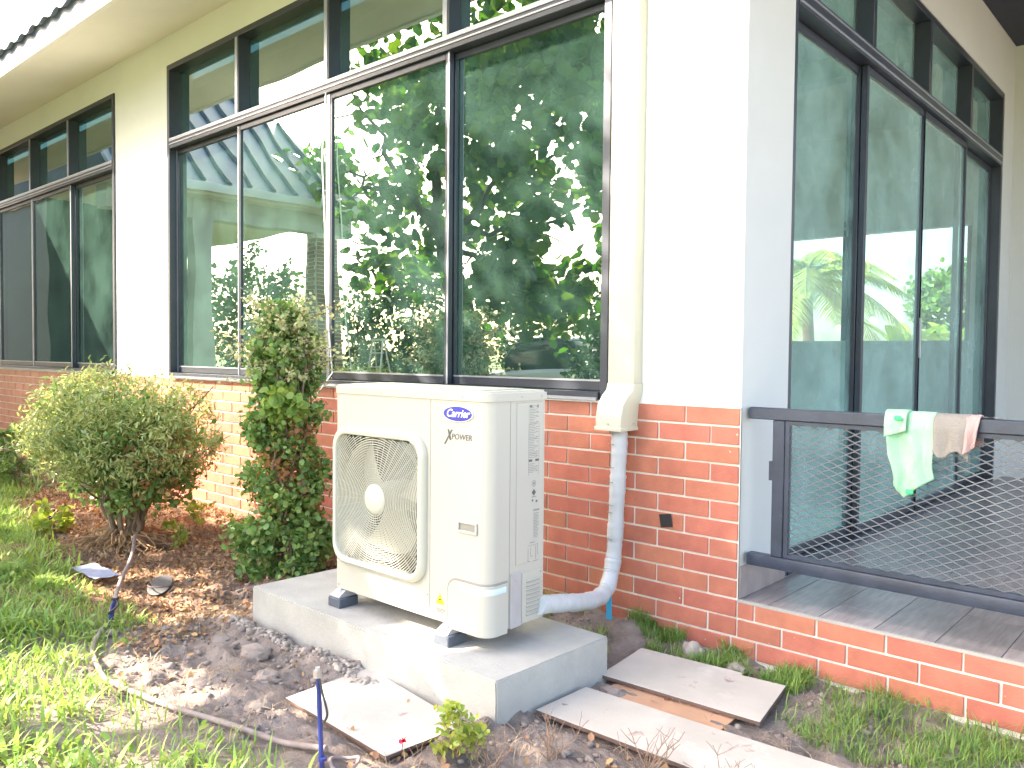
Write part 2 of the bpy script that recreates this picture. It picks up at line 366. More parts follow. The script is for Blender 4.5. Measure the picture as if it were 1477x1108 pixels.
# wall: pieces butt against each other round the openings
w = MB()
w.box((-14, .006, ZS), (W1[0], D, ZT)); w.box((W1[1], .006, ZS), (W2[0], D, ZT)); w.box((W2[1], .006, ZS), (-D, D, ZT))
w.box((-14, .006, ZT), (-D, D, 5.2)); w.box((-14, .012, -.1), (-D, D, ZS))
w.build('wall', WHITE, H)
w = MB(); YO0, YO1 = .53, 5.335; ZO = 3.97; FL = .277
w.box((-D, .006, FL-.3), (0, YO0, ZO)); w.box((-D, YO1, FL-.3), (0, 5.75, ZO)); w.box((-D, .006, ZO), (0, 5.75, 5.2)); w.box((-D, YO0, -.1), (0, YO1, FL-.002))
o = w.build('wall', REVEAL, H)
B('corner_edge', (-D, .0, ZS), (.0005, .006, 4.9), WHITE, H)
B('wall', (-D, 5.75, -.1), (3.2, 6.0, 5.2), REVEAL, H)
# mortar bed behind the bricks
w = MB(); w.box((-13.9, .004, -.02), (0.0, .012, ZS)); w.box((0, .004, -.02), (3.2, .012, FL-.004)); w.build('mortar_bed', MORTAR, H)
B('footing', (-13.9, -.012, -.4), (3.2, .012, -.02), FOOTING, H)
B('brick_top_joint', (-13.9, -.004, 1.195), (0, .004, 1.203), MORTAR, H)
P_ = 1.2/13; LB = .2964; J = .0105
brick_cache = {}
def brick_mesh(wd_):
    k = round(wd_, 3)
    if k in brick_cache: return brick_cache[k]
    mb = MB(); mb.box((0, -.0045, 0), (wd_, .004, P_-J), .0018)
    me = bpy.data.meshes.new('brick'); me.from_pydata(mb.v, [], mb.f)
    bm = bmesh.new(); bm.from_mesh(me); bmesh.ops.recalc_face_normals(bm, faces=bm.faces[:]); bm.to_mesh(me); bm.free(); me.materials.append(BRICK)
    brick_cache[k] = me; return me
def jl(x0, x1, z):
    wd_ = x1-x0-J
    if wd_ < .012: return
    mid = (x0+x1)/2
    if mid > -5.95:
        o = link('brick', brick_mesh(wd_), H, (x0+J/2+random.uniform(-.001, .001), random.uniform(-.0012, .0008), z+J/2+random.uniform(-.0008, .0008)))
        o.rotation_euler = (random.uniform(-.004, .004), random.uniform(-.002, .002), random.uniform(-.004, .004))
    else: farb.box((x0+J/2, -.0045, z+J/2), (x1-J/2, .004, z+P_-J/2))
farb = MB()
for row in range(13):
    z = row*P_
    full = row % 2 == 0
    edges = [0.] if row != 0 else [-.03]
    if row == 0: jl(-.03, .1009, z)
    x = edges[0]
    if not full: jl(-.156, 0, z); x = -.156
    while x > -13.8:
        jl(x-LB, x, z); x -= LB
    if row < 3:
        off = (.1009, .2236, .0887)[row]
        if row: jl(0, off, z)
        x = off
        while x < 3.0: jl(x, x+LB, z); x += LB
tag(farb.build('brick', BRICK, H), kind='stuff')

# windows
def hbar(mb, x0, x1, z0, z1, y0, y1, b=.003): mb.box((x0, y0, z0), (x1, y1, z1), b)
def window_main(x0, x1, n=4):
    f = MB(); t = .05
    hbar(f, x0, x0+t, ZS, ZT, -.012, .12); hbar(f, x1-t, x1, ZS, ZT, -.012, .12)
    hbar(f, x0+t, x1-t, ZT-.05, ZT, -.012, .12); hbar(f, x0+t, x1-t, ZS+.004, ZS+.045, -.03, .12)
    fr = f.build('window', FRAME, H, smooth=True)
    pw = (x1-x0)/n
    tr = MB(); hbar(tr, x0+t, x1-t, 3.375, 3.47, -.01, .11); tr.build('transom', FRAME, fr, smooth=True)
    tr = MB(); hbar(tr, x0+t, x1-t, 3.408, 3.418, -.016, -.0101, 0); hbar(tr, x0+t, x1-t, 3.44, 3.468, -.016, -.0101, 0); tr.build('transom_bead', FRAMEL, fr)
    for i in range(1, n):
        B('mullion', (x0+i*pw-.028, -.008, 3.471), (x0+i*pw+.028, .11, ZT-.051), FRAME, fr, .003)
        B('mullion_edge', (x0+i*pw-.028, -.012, 3.471), (x0+i*pw+.012, -.0081, ZT-.051), FRAMEL, fr)
    for i in range(n):
        B('pane', (x0+i*pw+(.028 if i else .05), .09, 3.471), (x0+(i+1)*pw-(.028 if i < n-1 else .05), .096, ZT-.051), GMAIN, fr)
    for i in range(n):
        a = x0+i*pw-(.02 if i else -.05); b = x0+(i+1)*pw+(.02 if i < n-1 else -.05)
        rear = i in (0, n-1); y0, y1 = (.06, .095) if rear else (.012, .047)
        if not rear: a = x0+i*pw-.02 if i != n//2 else x0+i*pw+.001; b = x0+(i+1)*pw+.02 if i != n//2-1 else x0+(i+1)*pw-.001
        s = MB(); q = .042
        hbar(s, a, a+q, ZS+.05, 3.372, y0, y1); hbar(s, b-q, b, ZS+.05, 3.372, y0, y1)
        hbar(s, a+q, b-q, 3.33, 3.372, y0, y1); hbar(s, a+q, b-q, ZS+.05, ZS+.11, y0, y1)
        s.build('sash', FRAME, fr, smooth=True)
        e = MB(); e.box((a+.002 if i else a, y0-.004, ZS+.05), (a+.016, y0-.0001, 3.372)); 
        if not rear: e.box((b-.016, y0-.004, ZS+.05), (b-.002, y0-.0001, 3.372))
        e.box((a+q, y0-.004, ZS+.1), (b-q, y0-.0001, ZS+.11)); e.build('sash_edge', FRAMEL, fr)
        gy = (y0+y1)/2
        pa = B('pane', (a+q, gy-.003, ZS+.11), (b-q, gy+.003, 3.33), GMAIN, fr)
    B('sill_track', (x0+.05, -.045, ZS+.0), (x1-.05, -.0301, ZS+.016), FRAMEL, fr)
    return fr
window_main(*W1); window_main(*W2)
for x0, x1 in (W1, W2): B('window_sill', (x0-.02, -.02, ZS-.012), (x1+.02, -.0046, ZS-.0005), WHITE, H)

# tall sliding door-window of the terrace, frame front at X = 0
f = MB(); t = .05
def vb(mb, ya, yb, z0, z1, xf=0., xb=-.14, b=.003): mb.box((xb, ya, z0), (xf, yb, z1), b)
vb(f, YO0+.001, YO0+t, FL, ZO-.001, -.004); vb(f, YO1-t, YO1-.001, FL, ZO-.001, -.004)
vb(f, YO0+t, YO1-t, ZO-t, ZO-.001, -.004); vb(f, YO0+t, YO1-t, FL+.001, FL+.035, .002)
sw = f.build('window', FRAME, H, smooth=True)
B('transom', (-.13, YO0+t, 3.285), (.001, YO1-t, 3.39), FRAME, sw, .003)
B('transom_bead', (.0011, YO0+t, 3.30), (.006, YO1-t, 3.315), FRAMEL, sw); B('transom_bead', (.0011, YO0+t, 3.36), (.006, YO1-t, 3.372), FRAMEL, sw)
py = (YO1-YO0)/4
for i in range(1, 4): B('mullion', (-.13, YO0+i*py-.028, 3.391), (-.002, YO0+i*py+.028, ZO-t-.001), FRAME, sw, .003)
for i in range(4):
    B('pane', (-.12, YO0+i*py+(.028 if i else t), 3.391), (-.114, YO0+(i+1)*py-(.028 if i < 3 else t), ZO-t-.001), GSIDE, sw)
for i in range(4):
    rear = i in (0, 3); x1_, x0_ = (-.085, -.12) if rear else (-.035, -.07)
    a = YO0+i*py-(.025 if i else -t); b = YO0+(i+1)*py+(.025 if i < 3 else -t)
    s = MB(); q = .045; zb, zt_ = FL+.036, 3.284
    for (ya, yb) in ((a, a+q), (b-q, b)): s.box((x0_, ya, zb), (x1_, yb, zt_), .003)
    s.box((x0_, a+q, zt_-.05), (x1_, b-q, zt_), .003); s.box((x0_, a+q, zb), (x1_, b-q, zb+.055), .003)
    s.build('sash', FRAME, sw, smooth=True)
    B('pane', ((x0_+x1_)/2-.003, a+q, zb+.055), ((x0_+x1_)/2+.003, b-q, zt_-.05), GSIDE, sw)
B('meeting_post', (-.13, YO0+py-.03, FL+.036), (-.075, YO0+py-.001+.03, 3.284), FRAME, sw, .003)
hd = MB(); hd.box((-.034, YO0+2*py-.02, 1.45), (-.018, YO0+2*py+.0, 1.75), .003); hd.build('handle', FRAMEL, sw)

# interior: floor, ceiling, walls, rear opening
B('room_floor', (-12, D+.001, .1), (-D-.001, 6.0, .26), INTF, H)
B('room_ceiling', (-12, D+.001, 4.0), (-D-.001, 6.0, 4.1), INTW, H)
w = MB(); w.box((-12, 6.0, .1), (-D-.001, 6.15, 1.63)); w.box((-12, 6.0, 2.87), (-D-.001, 6.15, 4.1)); w.box((-12, 6.0, 1.63), (-3.4, 6.15, 2.87)); w.box((-12.1, D, .1), (-12.001, 6.15, 4.1))
w.build('room_wall', INTW, H)
B('lintel_band', (-3.4, 5.97, 2.86), (-D-.01, 5.999, 3.0), WHITE, H)
B('room_beam', (-3.2, 3.4, 3.82), (-.26, 3.55, 3.999), SOFFIT, H)
B('rear_sill', (-3.4, 5.96, 1.61), (-D-.01, 6.16, 1.645), INTW, H)
for x in (-3.3, -1.72, -.42): B('rear_mullion', (x-.03, 6.03, 1.646), (x+.03, 6.09, 2.859), FRAME, H)
cord = MB()
for k in range(9): cord.tube([(-1.35, 5.0, 2.86-k*.09), (-1.35, 5.0, 2.80-k*.09)], .013, 6)
cord.tube([(-1.35, 5.0, 3.95), (-1.35, 5.0, 2.1)], .0025, 4)
tag(cord.build('hanging_cord', BLACK), 'thin dark beaded cord hanging inside behind the green terrace glass', 'cord')

# terrace
B('terrace_base', (.0, .013, -.1), (3.2, 5.749, FL-.008), GROUT, H)
B('floor_edge_trim', (.0, -.006, FL-.012), (3.2, .012, FL-.0005), GROUT, H)
pm = {}
PW = .24; PL = .95
def plank(x0, x1, y0, y1):
    k = (round(x1-x0, 3), round(y1-y0, 3))
    if k not in pm:
        mb = MB(); mb.box((0, 0, 0), (k[0], k[1], .007), .001); me = bpy.data.meshes.new('floor_plank'); me.from_pydata(mb.v, [], mb.f)
        bm = bmesh.new(); bm.from_mesh(me); bmesh.ops.recalc_face_normals(bm, faces=bm.faces[:]); bm.to_mesh(me); bm.free(); me.materials.append(PLANK); pm[k] = me
    link('floor_plank', pm[k], H, (x0, y0, FL-.0075))
cx = -.09; ci = 0
while cx < 3.1:
    a = max(cx, .003); b = cx+PW-.004; y = .014-(ci*.37 % 1)*PL
    while y < 5.7:
        y0_, y1_ = max(y, .014), min(y+PL-.004, 5.745)
        if y1_-y0_ > .03 and b-a > .02: plank(a, b, y0_, y1_)
        y += PL
    cx += PW; ci += 1
B('skirting', (.0006, .01, FL+.001), (.009, YO0-.005, FL+.155), PLANK, H, .001)
B('skirting', (.2, 5.738, FL+.001), (3.2, 5.7495, FL+.12), PLANK, H, .001)
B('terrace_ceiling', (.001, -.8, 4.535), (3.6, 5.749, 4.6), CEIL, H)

# eaves: sloping soffit, fascia, tiles
s = MB(); s.prism([(0.005, 4.45), (-.827, 4.27), (-.827, 4.31), (.005, 4.5)], -14, -.001, 'x'); s.build('soffit', SOFFIT, H)
B('fascia', (-14, -.87, 4.275), (3.6, -.828, 4.50), FASC, H, .004); B('fascia_strip', (-14, -.872, 4.25), (3.6, -.828, 4.274), WHITE, H)
tl = MB(); tl.box((0, 0, 0), (.01, .01, .01)) if False else None
tm = None
for k in range(60):
    x = -14+k*.3
    if tm is None:
        mb = MB(); n = 8; P1 = []
        for (yy, zz) in ((0, 0), (.42, .19)):
            P1.append([(.302*i/n, yy, zz+.02*math.sin(math.pi*2*i/n)) for i in range(n+1)])
        P2 = [[(p[0], p[1], p[2]-.02) for p in r_] for r_ in P1]
        mb.grid(P1); mb.grid(P2[::-1]); mb.grid([P1[0], P2[0]])
        me = bpy.data.meshes.new('roof_tile'); me.from_pydata(mb.v, [], mb.f); me.materials.append(ROOFT); tm = me
    link('roof_tile', tm, H, (x, -.92, 4.475+random.uniform(-.006, .006)))
s = MB(); s.prism([(-.6, 4.66), (-.6, 4.7), (3.2, 6.4), (3.2, 6.3)], -14, 3.6, 'x'); s.build('roof', ROOFT, H)
s = MB(); s.prism([(.005, 4.5), (-.6, 4.5), (-.6, 4.6), (.005, 4.9)], -14, 3.6, 'x')
B('eave_board', (-14, -.827, 4.47), (3.6, -.6, 4.52), ROOFT, H)

# ------------------------------------------------------------------ concrete slab and outdoor unit
sl = MB(); zt = .194; cs = [(-2.125, -1.337), (-.302, -1.372), (-.288, -.66), (-2.1, -.62)]
bm = bmesh.new(); vt = [bm.verts.new((x, y, zt)) for x, y in cs]; vb_ = [bm.verts.new((x, y-.0, -.08)) for x, y in cs]
bm.faces.new(vt); bm.faces.new(vb_[::-1])
for i in range(4): bm.faces.new((vt[i], vb_[i], vb_[(i+1) % 4], vt[(i+1) % 4]))
bmesh.ops.recalc_face_normals(bm, faces=bm.faces[:])
bmesh.ops.bevel(bm, geom=[e for e in bm.edges], offset=.006, segments=2, affect='EDGES')
bmesh.ops.subdivide_edges(bm, edges=bm.edges[:], cuts=14, use_grid_fill=True)
for v in bm.verts:
    n_ = fbm(v.co.x*9+v.co.z*7, v.co.y*9+v.co.z*5, 3, 3)-.5
    v.co.x += float(n_)*.006; v.co.y += float(n_)*.006
sl.bm(bm); o = sl.build('concrete_slab', CONC, None, (-1.2, -1, 0), smooth=True)
tag(o, 'low rough grey concrete slab in the soil carrying the air conditioner unit', 'slab')

A = thing('outdoor_unit', (-1.557, -1.21, .279), 'cream white air conditioner outdoor unit with round fan grille standing on the concrete slab', 'air conditioner')
ax_, ay_, az_ = -1.557, -1.21, .279; AWd, AD, AH = 1.048, .358, 1.011
def q3(u, y, z): return (ax_+u, ay_+y, az_+z)
def outline(off=0., r=.055, rl=.02):
    """outer path: from front left round to the right side back; list of (u,y)"""
    P = [(-off+0, AD)]; 
    for k in range(5):
        t_ = math.pi+math.pi/2*k/4; P.append((rl+(rl+off)*math.cos(t_), rl+(rl+off)*math.sin(t_)))
    for k in range(13):
        t_ = -math.pi/2+math.pi/2*k/12; P.append((AWd-r+(r+off)*math.cos(t_), r+(r+off)*math.sin(t_)))
    P.append((AWd+off, AD)); return P
prof = outline()
# body shell: left part of the front is the panel with the grille opening; right corner shell; side panels
body = MB(); body.prism([(ax_+u, ay_+y) for u, y in outline(-.012)], az_+.004, az_+.975)
# front panel ring of four plates round the opening
GC = (.342, .473); HH = .30
inn = MB()
def plate(mb, u0, u1, z0, z1, y0=0., y1=.012, b=0): mb.box(q3(u0, y0, z0), q3(u1, y1, z1), b)
# body core must be hollow behind the grille: build it as separate panels
fp = MB()
plate(fp, .02, GC[0]-HH, 0, .972); plate(fp, GC[0]+HH, .6955, 0, .972); plate(fp, GC[0]-HH, GC[0]+HH, 0, GC[1]-HH); plate(fp, GC[0]-HH, GC[0]+HH, GC[1]+HH, .972)
pl = outline()[1:6]; 
arc = [(rl_[0], rl_[1]) for rl_ in pl]
fp.grid([[q3(u, y, 0) for u, y in [(0, AD)]+arc], [q3(u, y, .972) for u, y in [(0, AD)]+arc]])
fp.build('front_panel', ACW, A, smooth=True)
sh = MB(); right = [(.6985, 0), (.75, 0), (.9, 0)]+outline()[6:-1]+[(AWd, .1325)]
sh.grid([[q3(u, y, 0) for u, y in right], [q3(u, y, .972) for u, y in right]])
inn_r = [(.6985, .012), (.9, .012), (AWd-.012, .1325)]
sh.grid([[q3(.6985, 0, 0), q3(.6985, .012, 0)], [q3(.6985, 0, .972), q3(.6985, .012, .972)]])
sh.build('corner_panel', ACW, A, smooth=True)
sp = MB(); plate(sp, AWd-.012, AWd, 0, .972, .135, AD); sp.build('side_panel', ACW, A)
B('back_panel', q3(.002, AD-.012, .002), q3(AWd-.013, AD-.001, .97), ACW, A)
B('base_pan', q3(.01, .013, .001), q3(AWd-.013, AD-.013, .02), ACW, A)
B('inner_bulkhead', q3(.70, .014, .02), q3(.71, AD-.014, .96), ACSEAM, A); B('coil', q3(.03, AD-.06, .03), q3(.699, AD-.03, .95), CAV, A)
B('coil', q3(.013, .05, .03), q3(.03, AD-.06, .95), CAV, A)
lid = MB(); op = outline(.006); cl = [(ax_+u, ay_+y) for u, y in op]+[]
cl[0] = (ax_-.006, ay_+AD+.006); cl[-1] = (ax_+AWd+.006, ay_+AD+.006)
bm = bmesh.new(); t0 = [bm.verts.new((x, y, az_+AH)) for x, y in cl]; b0 = [bm.verts.new((x, y, az_+.968)) for x, y in cl]
tf = bm.faces.new(t0); bm.faces.new(b0[::-1])
for i in range(len(cl)): bm.faces.new((t0[i], b0[i], b0[(i+1) % len(cl)], t0[(i+1) % len(cl)]))
bmesh.ops.recalc_face_normals(bm, faces=bm.faces[:])
bmesh.ops.bevel(bm, geom=[e for e in bm.edges if e.verts[0].co.z > az_+1 and e.verts[1].co.z > az_+1], offset=.009, segments=3, affect='EDGES')
lid.bm(bm); lid.build('top_cover', ACW, A, smooth=True)
lr = MB()
lr.box(q3(.05, .05, AH+.0002), q3(AWd-.08, AD-.04, AH+.004), .003); lr.build('top_recess', ACW, A, smooth=True)
# grille
def rr(cx_, cz_, half, r, y, n=10):
    P = []
    for (sx_, sz_, t0_) in ((1, 1, 0), (-1, 1, 90), (-1, -1, 180), (1, -1, 270)):
        for k in range(n+1):
            t_ = R(t0_+90*k/n); P.append(q3(cx_+sx_*(half-r)+r*math.cos(t_), y, cz_+sz_*(half-r)+r*math.sin(t_)))
    return P+[P[0]]
gf = MB(); rings = [rr(*GC, .336, .10, -.0005), rr(*GC, .336, .10, -.012), rr(*GC, .330, .096, -.026), rr(*GC, .318, .088, -.033), rr(*GC, .304, .078, -.030), rr(*GC, .299, .074, -.02), rr(*GC, .298, .073, .004)]
gf.grid(rings); gfo = gf.build('grille_frame', ACG, A, smooth=True)
gw = MB(); hub = (.337, .483)
def inside(u, z): 
    dx = max(abs(u-GC[0])-(.30-.074), 0); dz = max(abs(z-GC[1])-(.30-.074), 0)
    return math.hypot(dx, dz) < .0745 and abs(u-GC[0]) < .30 and abs(z-GC[1]) < .30
k = 0; r_ = .078
while r_ < .43:
    seg = []; n = 96
    for i in range(n+1):
        t_ = 2*math.pi*i/n; u, z = hub[0]+r_*math.cos(t_), hub[1]+r_*math.sin(t_)
        if inside(u, z): seg.append(q3(u, -.020-.006*math.cos(min(r_/.34, 1)*1.5), z))
        else:
            if len(seg) > 1: gw.tube(seg, .0026, 4, False)
            seg = []
    if len(seg) > 1: gw.tube(seg, .0026, 4, False)
    r_ += .0112
tag(gw.build('grille_ring', ACG, A), kind='stuff')
for i in range(40):
    t_ = 2*math.pi*(i+.5)/40; r1 = .07
    while inside(hub[0]+r1*math.cos(t_), hub[1]+r1*math.sin(t_)): r1 += .004
    if i == 0: pass
    sp_ = MB(); sp_.tube([q3(hub[0]+.06*math.cos(t_), -.022, hub[1]+.06*math.sin(t_)), q3(hub[0]+r1*math.cos(t_), -.016, hub[1]+r1*math.sin(t_))], .0018, 4, False)
    sp_.build('grille_spoke', ACG, A)
hb = MB(); nr = 40
prf = [(.072, -.012), (.072, -.024), (.066, -.031), (.05, -.036), (.03, -.040), (0.001, -.041)]
hb.grid([[q3(hub[0]+r2*math.cos(2*math.pi*i/nr), y2, hub[1]+r2*math.sin(2*math.pi*i/nr)) for i in range(nr+1)] for r2, y2 in prf]); hb.build('grille_hub', ACG, A, smooth=True)
# fan
fb = MB(); fb.tube([q3(hub[0], .05, hub[1]), q3(hub[0], .17, hub[1])], .075, 24); fan = fb.build('fan', FANB, A, smooth=True)
for k in range(3):
    P0 = []
    for i in range(9):
        rr_ = .07+.21*i/8; row_ = []
        for j in range(9):
            th = 2*math.pi*k/3+.5+(-.95+1.9*j/8)*(.62+.38*i/8)*.62
            row_.append(q3(hub[0]+rr_*math.cos(th), .06+.09*(j/8), hub[1]+rr_*math.sin(th)))
        P0.append(row_)
    MB().grid(P0).build('blade', FANB, fan, smooth=True)
sr = MB(); sr.grid([[q3(GC[0]+rr3*math.cos(2*math.pi*i/48), y3, GC[1]+.01+rr3*math.sin(2*math.pi*i/48)) for i in range(49)] for rr3, y3 in ((.296, .013), (.292, .06), (.292, .17))])
sr.build('fan_shroud', ACG, A, smooth=True)
# logo oval
def oval(name, cu, cz, a, b, y0, y1, m, par):
    mb = MB(); mb.prism([(ax_+cu+a*math.cos(2*math.pi*i/48), az_+cz+b*math.sin(2*math.pi*i/48)) for i in range(48)], ay_+y0, ay_+y1, 'y'); return mb.build(name, m, par)
bd = oval('badge', .870, .911, .095, .0375, -.0035, -.0002, SILV, A); oval('badge_ring', .870, .911, .0895, .0335, -.0045, -.0036, PWHITE, bd); oval('badge_field', .870, .911, .0865, .0315, -.0055, -.0046, BLUE, bd)
def text(name, s, size, shear, u, y, z, m, par, bold=0., rotz=0, sxx=1, ext=.0004, side=False, alignx='CENTER'):
    cu = bpy.data.curves.new(name, 'FONT'); cu.body = s; cu.size = size; cu.shear = shear; cu.align_x = alignx; cu.align_y = 'CENTER'; cu.extrude = ext; cu.offset = bold; cu.resolution_u = 3
    tmp = bpy.data.objects.new('t', cu); C.objects.link(tmp); dg = bpy.context.evaluated_depsgraph_get(); dg.update()
    me = bpy.data.meshes.new_from_object(tmp.evaluated_get(dg)); bpy.data.objects.remove(tmp)
    M_ = (Matrix.Rotation(R(90), 4, 'Z') if side else Matrix())@Matrix.Rotation(R(90), 4, 'X')@Matrix.Diagonal((sxx, 1, 1, 1))
    me.transform(M_); me.materials.clear(); me.materials.append(m); me.name = name
    return link(name, me, par, q3(u, y, z))
text('badge_lettering', 'Carrier', .047, .35, .870, -.0062, .912, PWHITE, bd, .0006, sxx=.98)
xp = MB(); xp.prism([(ax_+.783, az_+.777), (ax_+.793, az_+.777), (ax_+.838, az_+.842), (ax_+.828, az_+.842)], ay_-.0012, ay_-.0002, 'y')
xp.prism([(ax_+.806, az_+.842), (ax_+.815, az_+.842), (ax_+.83, az_+.796), (ax_+.82, az_+.796)], ay_-.0024, ay_-.0013, 'y'); xm = xp.build('model_lettering', PGREY, A)
text('lettering', 'POWER', .034, .12, .892, -.001, .812, PGREY, xm, .0003, sxx=1.05)
# handle
hf = MB()
for a_, b_, c_, d_ in ((.874, .991, .450, .461), (.874, .991, .410, .421), (.874, .885, .421, .450), (.980, .991, .421, .450)): hf.box(q3(a_, -.009, c_), q3(b_, -.0002, d_), .002)
hdl = hf.build('handle', ACW, A, smooth=True); B('handle_shade_plate', q3(.885, -.0012, .421), q3(.980, -.0002, .450), SOFFIT if False else ACSEAM, hdl)  # flat plate inside the rim, recess shade put into its grey
# service cover
def shell(name, off, s0, s1, ztop, zbot, m, par, rnd=0, th=.006):
    full = [(.7+.01*i, 0.) for i in range(0, 29)]+outline()[6:-1]+[(AWd, .07+.01*i) for i in range(0, 8)]
    # arc-length parameterise
    S = [0]
    for i in range(1, len(full)): S.append(S[-1]+math.dist(full[i], full[i-1]))
    s_ = np.linspace(s0, s1, 60); us = np.interp(s_, S, [p[0] for p in full]); yy = np.interp(s_, S, [p[1] for p in full])
    du = np.gradient(us); dy = np.gradient(yy); L_ = np.hypot(du, dy); nu = dy/L_; nyv = -du/L_
    zt2 = [ztop-(rnd-math.sqrt(max(rnd**2-(rnd-min(a-s0, rnd))**2, 0)) if rnd else 0) for a in s_]
    o0 = [(us[i]+nu[i]*off, yy[i]+nyv[i]*off) for i in range(60)]; o1 = [(us[i]+nu[i]*(off-th), yy[i]+nyv[i]*(off-th)) for i in range(60)]
    mb = MB(); mb.grid([[q3(*o1[i], zt2[i]) for i in range(60)], [q3(*o0[i], zt2[i]-.002) for i in range(60)], [q3(*o0[i], zbot) for i in range(60)], [q3(*o1[i], zbot) for i in range(60)]])
    mb.grid([[q3(*o1[0], zt2[0]), q3(*o0[0], zt2[0])], [q3(*o1[0], zbot), q3(*o0[0], zbot)]]); mb.grid([[q3(*o1[-1], zt2[-1]), q3(*o0[-1], zt2[-1])], [q3(*o1[-1], zbot), q3(*o0[-1], zbot)]])
    return mb.build(name, m, par, smooth=True)
cov = shell('service_cover', .007, .12, .4445-.002, .2, -.014, ACW, A, .05)
shell('cover_edge_strip', .003, .112, .4445, .209, -.012, ACSEAM, A, .055, .003)  # thin darker grey strip round the edge of the service cover
shell('protective_film', .0085, .19, .432, .188, .163, FILM, cov, 0, .001)
gv = MB(); gv.box((ax_+AWd+.0001, ay_+.138, az_-.004), (ax_+AWd+.006, ay_+.207, az_+.232), .002); gv.build('corner_strip', GALV, A)
sp = MB(); sp.box((ax_+AWd+.0001, ay_+.172, az_+.262), (ax_+AWd+.003, ay_+.348, az_+.958), .002); sp.build('side_cover', ACW, A, smooth=True)
sp = MB(); sp.box((ax_+AWd+.0001, ay_+.214, az_+.006), (ax_+AWd+.003, ay_+.352, az_+.222), .002); vc = sp.build('vent_cover', ACW, A, smooth=True)
X0 = ax_+AWd
for k in range(9):
    z = az_+.034+k*.0182; mb = MB(); mb.prism([(X0+.0031, z), (X0+.0105, z+.002), (X0+.0031, z+.0095)], ay_+.238, ay_+.338, 'y') if False else mb.prism([(X0+.0031, ay_+.238), (X0+.0031, ay_+.338), (X0+.009, ay_+.334), (X0+.009, ay_+.242)], z, z+.006)
    mb.build('louvre', ACW, vc); B('louvre_gap_shade', (X0+.0031, ay_+.242, z-.0062), (X0+.0036, ay_+.334, z-.0005), ACSEAM, vc)  # flat dark strips under the bars, gap shade put into their colour
# rating labels: rows of small print
lab = B('rating_label', (X0+.0031, ay_+.247, az_+.635), (X0+.0036, ay_+.318, az_+.952), ACW, A)
rows = MB(); z = az_+.944; k = 0
while z > az_+.655:
    if abs(z-(az_+.706)) > .012:
        x1r = random.uniform(.28, .314); rows.box((X0+.0037, ay_+.251, z-.0022), (X0+.004, ay_+x1r, z)); 
        if k % 3 == 0: rows.box((X0+.0037, ay_+.296, z-.0022-.004), (X0+.004, ay_+.312, z-.004))
    z -= .0072; k += 1
tag(rows.build('small_print', PLIGHT, lab), kind='stuff')
fr_ = MB()
for zz in (.865, .80, .735, .668): fr_.box((X0+.0037, ay_+.248, az_+zz), (X0+.004, ay_+.317, az_+zz+.0012))
for yy in (.248, .316): fr_.box((X0+.0037, ay_+yy, az_+.642), (X0+.004, ay_+yy+.001, az_+.865))
fr_.build('table_rule', PLIGHT, lab)
mb = MB(); mb.box((X0+.0041, ay_+.249, az_+.701), (X0+.0045, ay_+.272, az_+.711)); mb.box((X0+.0041, ay_+.292, az_+.701), (X0+.0045, ay_+.316, az_+.711)); mb.box((X0+.0041, ay_+.252, az_+.938), (X0+.0045, ay_+.268, az_+.946)); mb.box((X0+.0041, ay_+.304, az_+.934), (X0+.0045, ay_+.31, az_+.948)); mb.build('dark_bar', PGREY, lab)
def ring_side(name, yc, zc, r1, r2, m, n=20):
    mb = MB(); mb.grid([[(X0+.0042, ay_+yc+r*math.cos(2*math.pi*i/n), az_+zc+r*math.sin(2*math.pi*i/n)) for i in range(n+1)] for r in (r1, r2)]); return mb.build(name, m, A)
ring_side('mark_ring', .285, .604, .011, .0135, PLIGHT); ring_side('mark_dot', .285, .604, .0005, .0055, PLIGHT)
mb = MB(); s_ = .0145
for t_ in range(4):
    a0, a1 = math.pi/2*t_, math.pi/2*(t_+1)
    p0 = (math.cos(a0)*s_, math.sin(a0)*s_); p1 = (math.cos(a1)*s_, math.sin(a1)*s_)
    mb.add([(X0+.0042, ay_+.285+p0[0], az_+.565+p0[1]), (X0+.0042, ay_+.285+p1[0], az_+.565+p1[1]), (X0+.0042, ay_+.285+p1[0]*.6, az_+.565+p1[1]*.6), (X0+.0042, ay_+.285+p0[0]*.6, az_+.565+p0[1]*.6)], [(0, 1, 2, 3)])
mb.box((X0+.0038, ay_+.279, az_+.559), (X0+.0042, ay_+.291, az_+.571)); mb.box((X0+.0038, ay_+.270, az_+.545), (X0+.0042, ay_+.302, az_+.547)); mb.box((X0+.0038, ay_+.272, az_+.526), (X0+.0042, ay_+.281, az_+.535)); mb.box((X0+.0038, ay_+.298, az_+.520), (X0+.0042, ay_+.309, az_+.530)); mb.build('certification_mark', PGREY, A)
mb = MB(); z = az_+.472
mb.box((X0+.0037, ay_+.283, az_+.484), (X0+.004, ay_+.324, az_+.490))
while z > az_+.365: mb.box((X0+.0037, ay_+.285, z), (X0+.004, ay_+.285+random.uniform(.025, .037), z+.0022)); z -= .0066
mb.build('instruction_print', PLIGHT, A)
mb = MB(); mb.box((X0+.0037, ay_+.262, az_+.345), (X0+.004, ay_+.295, az_+.348))
for (a_, b_, c_, d_) in ((.25, .262, .265, .32), (.268, .285, .285, .325), (.29, .318, .262, .264), (.3, .305, .27, .33), (.312, .316, .29, .335), (.25, .318, .334, .3355)): mb.box((X0+.0037, ay_+a_, az_+c_), (X0+.004, ay_+b_, az_+d_ if d_-c_ < .02 else az_+c_+.002)); mb.box((X0+.0037, ay_+a_, az_+c_), (X0+.004, ay_+a_+.0015, az_+d_))
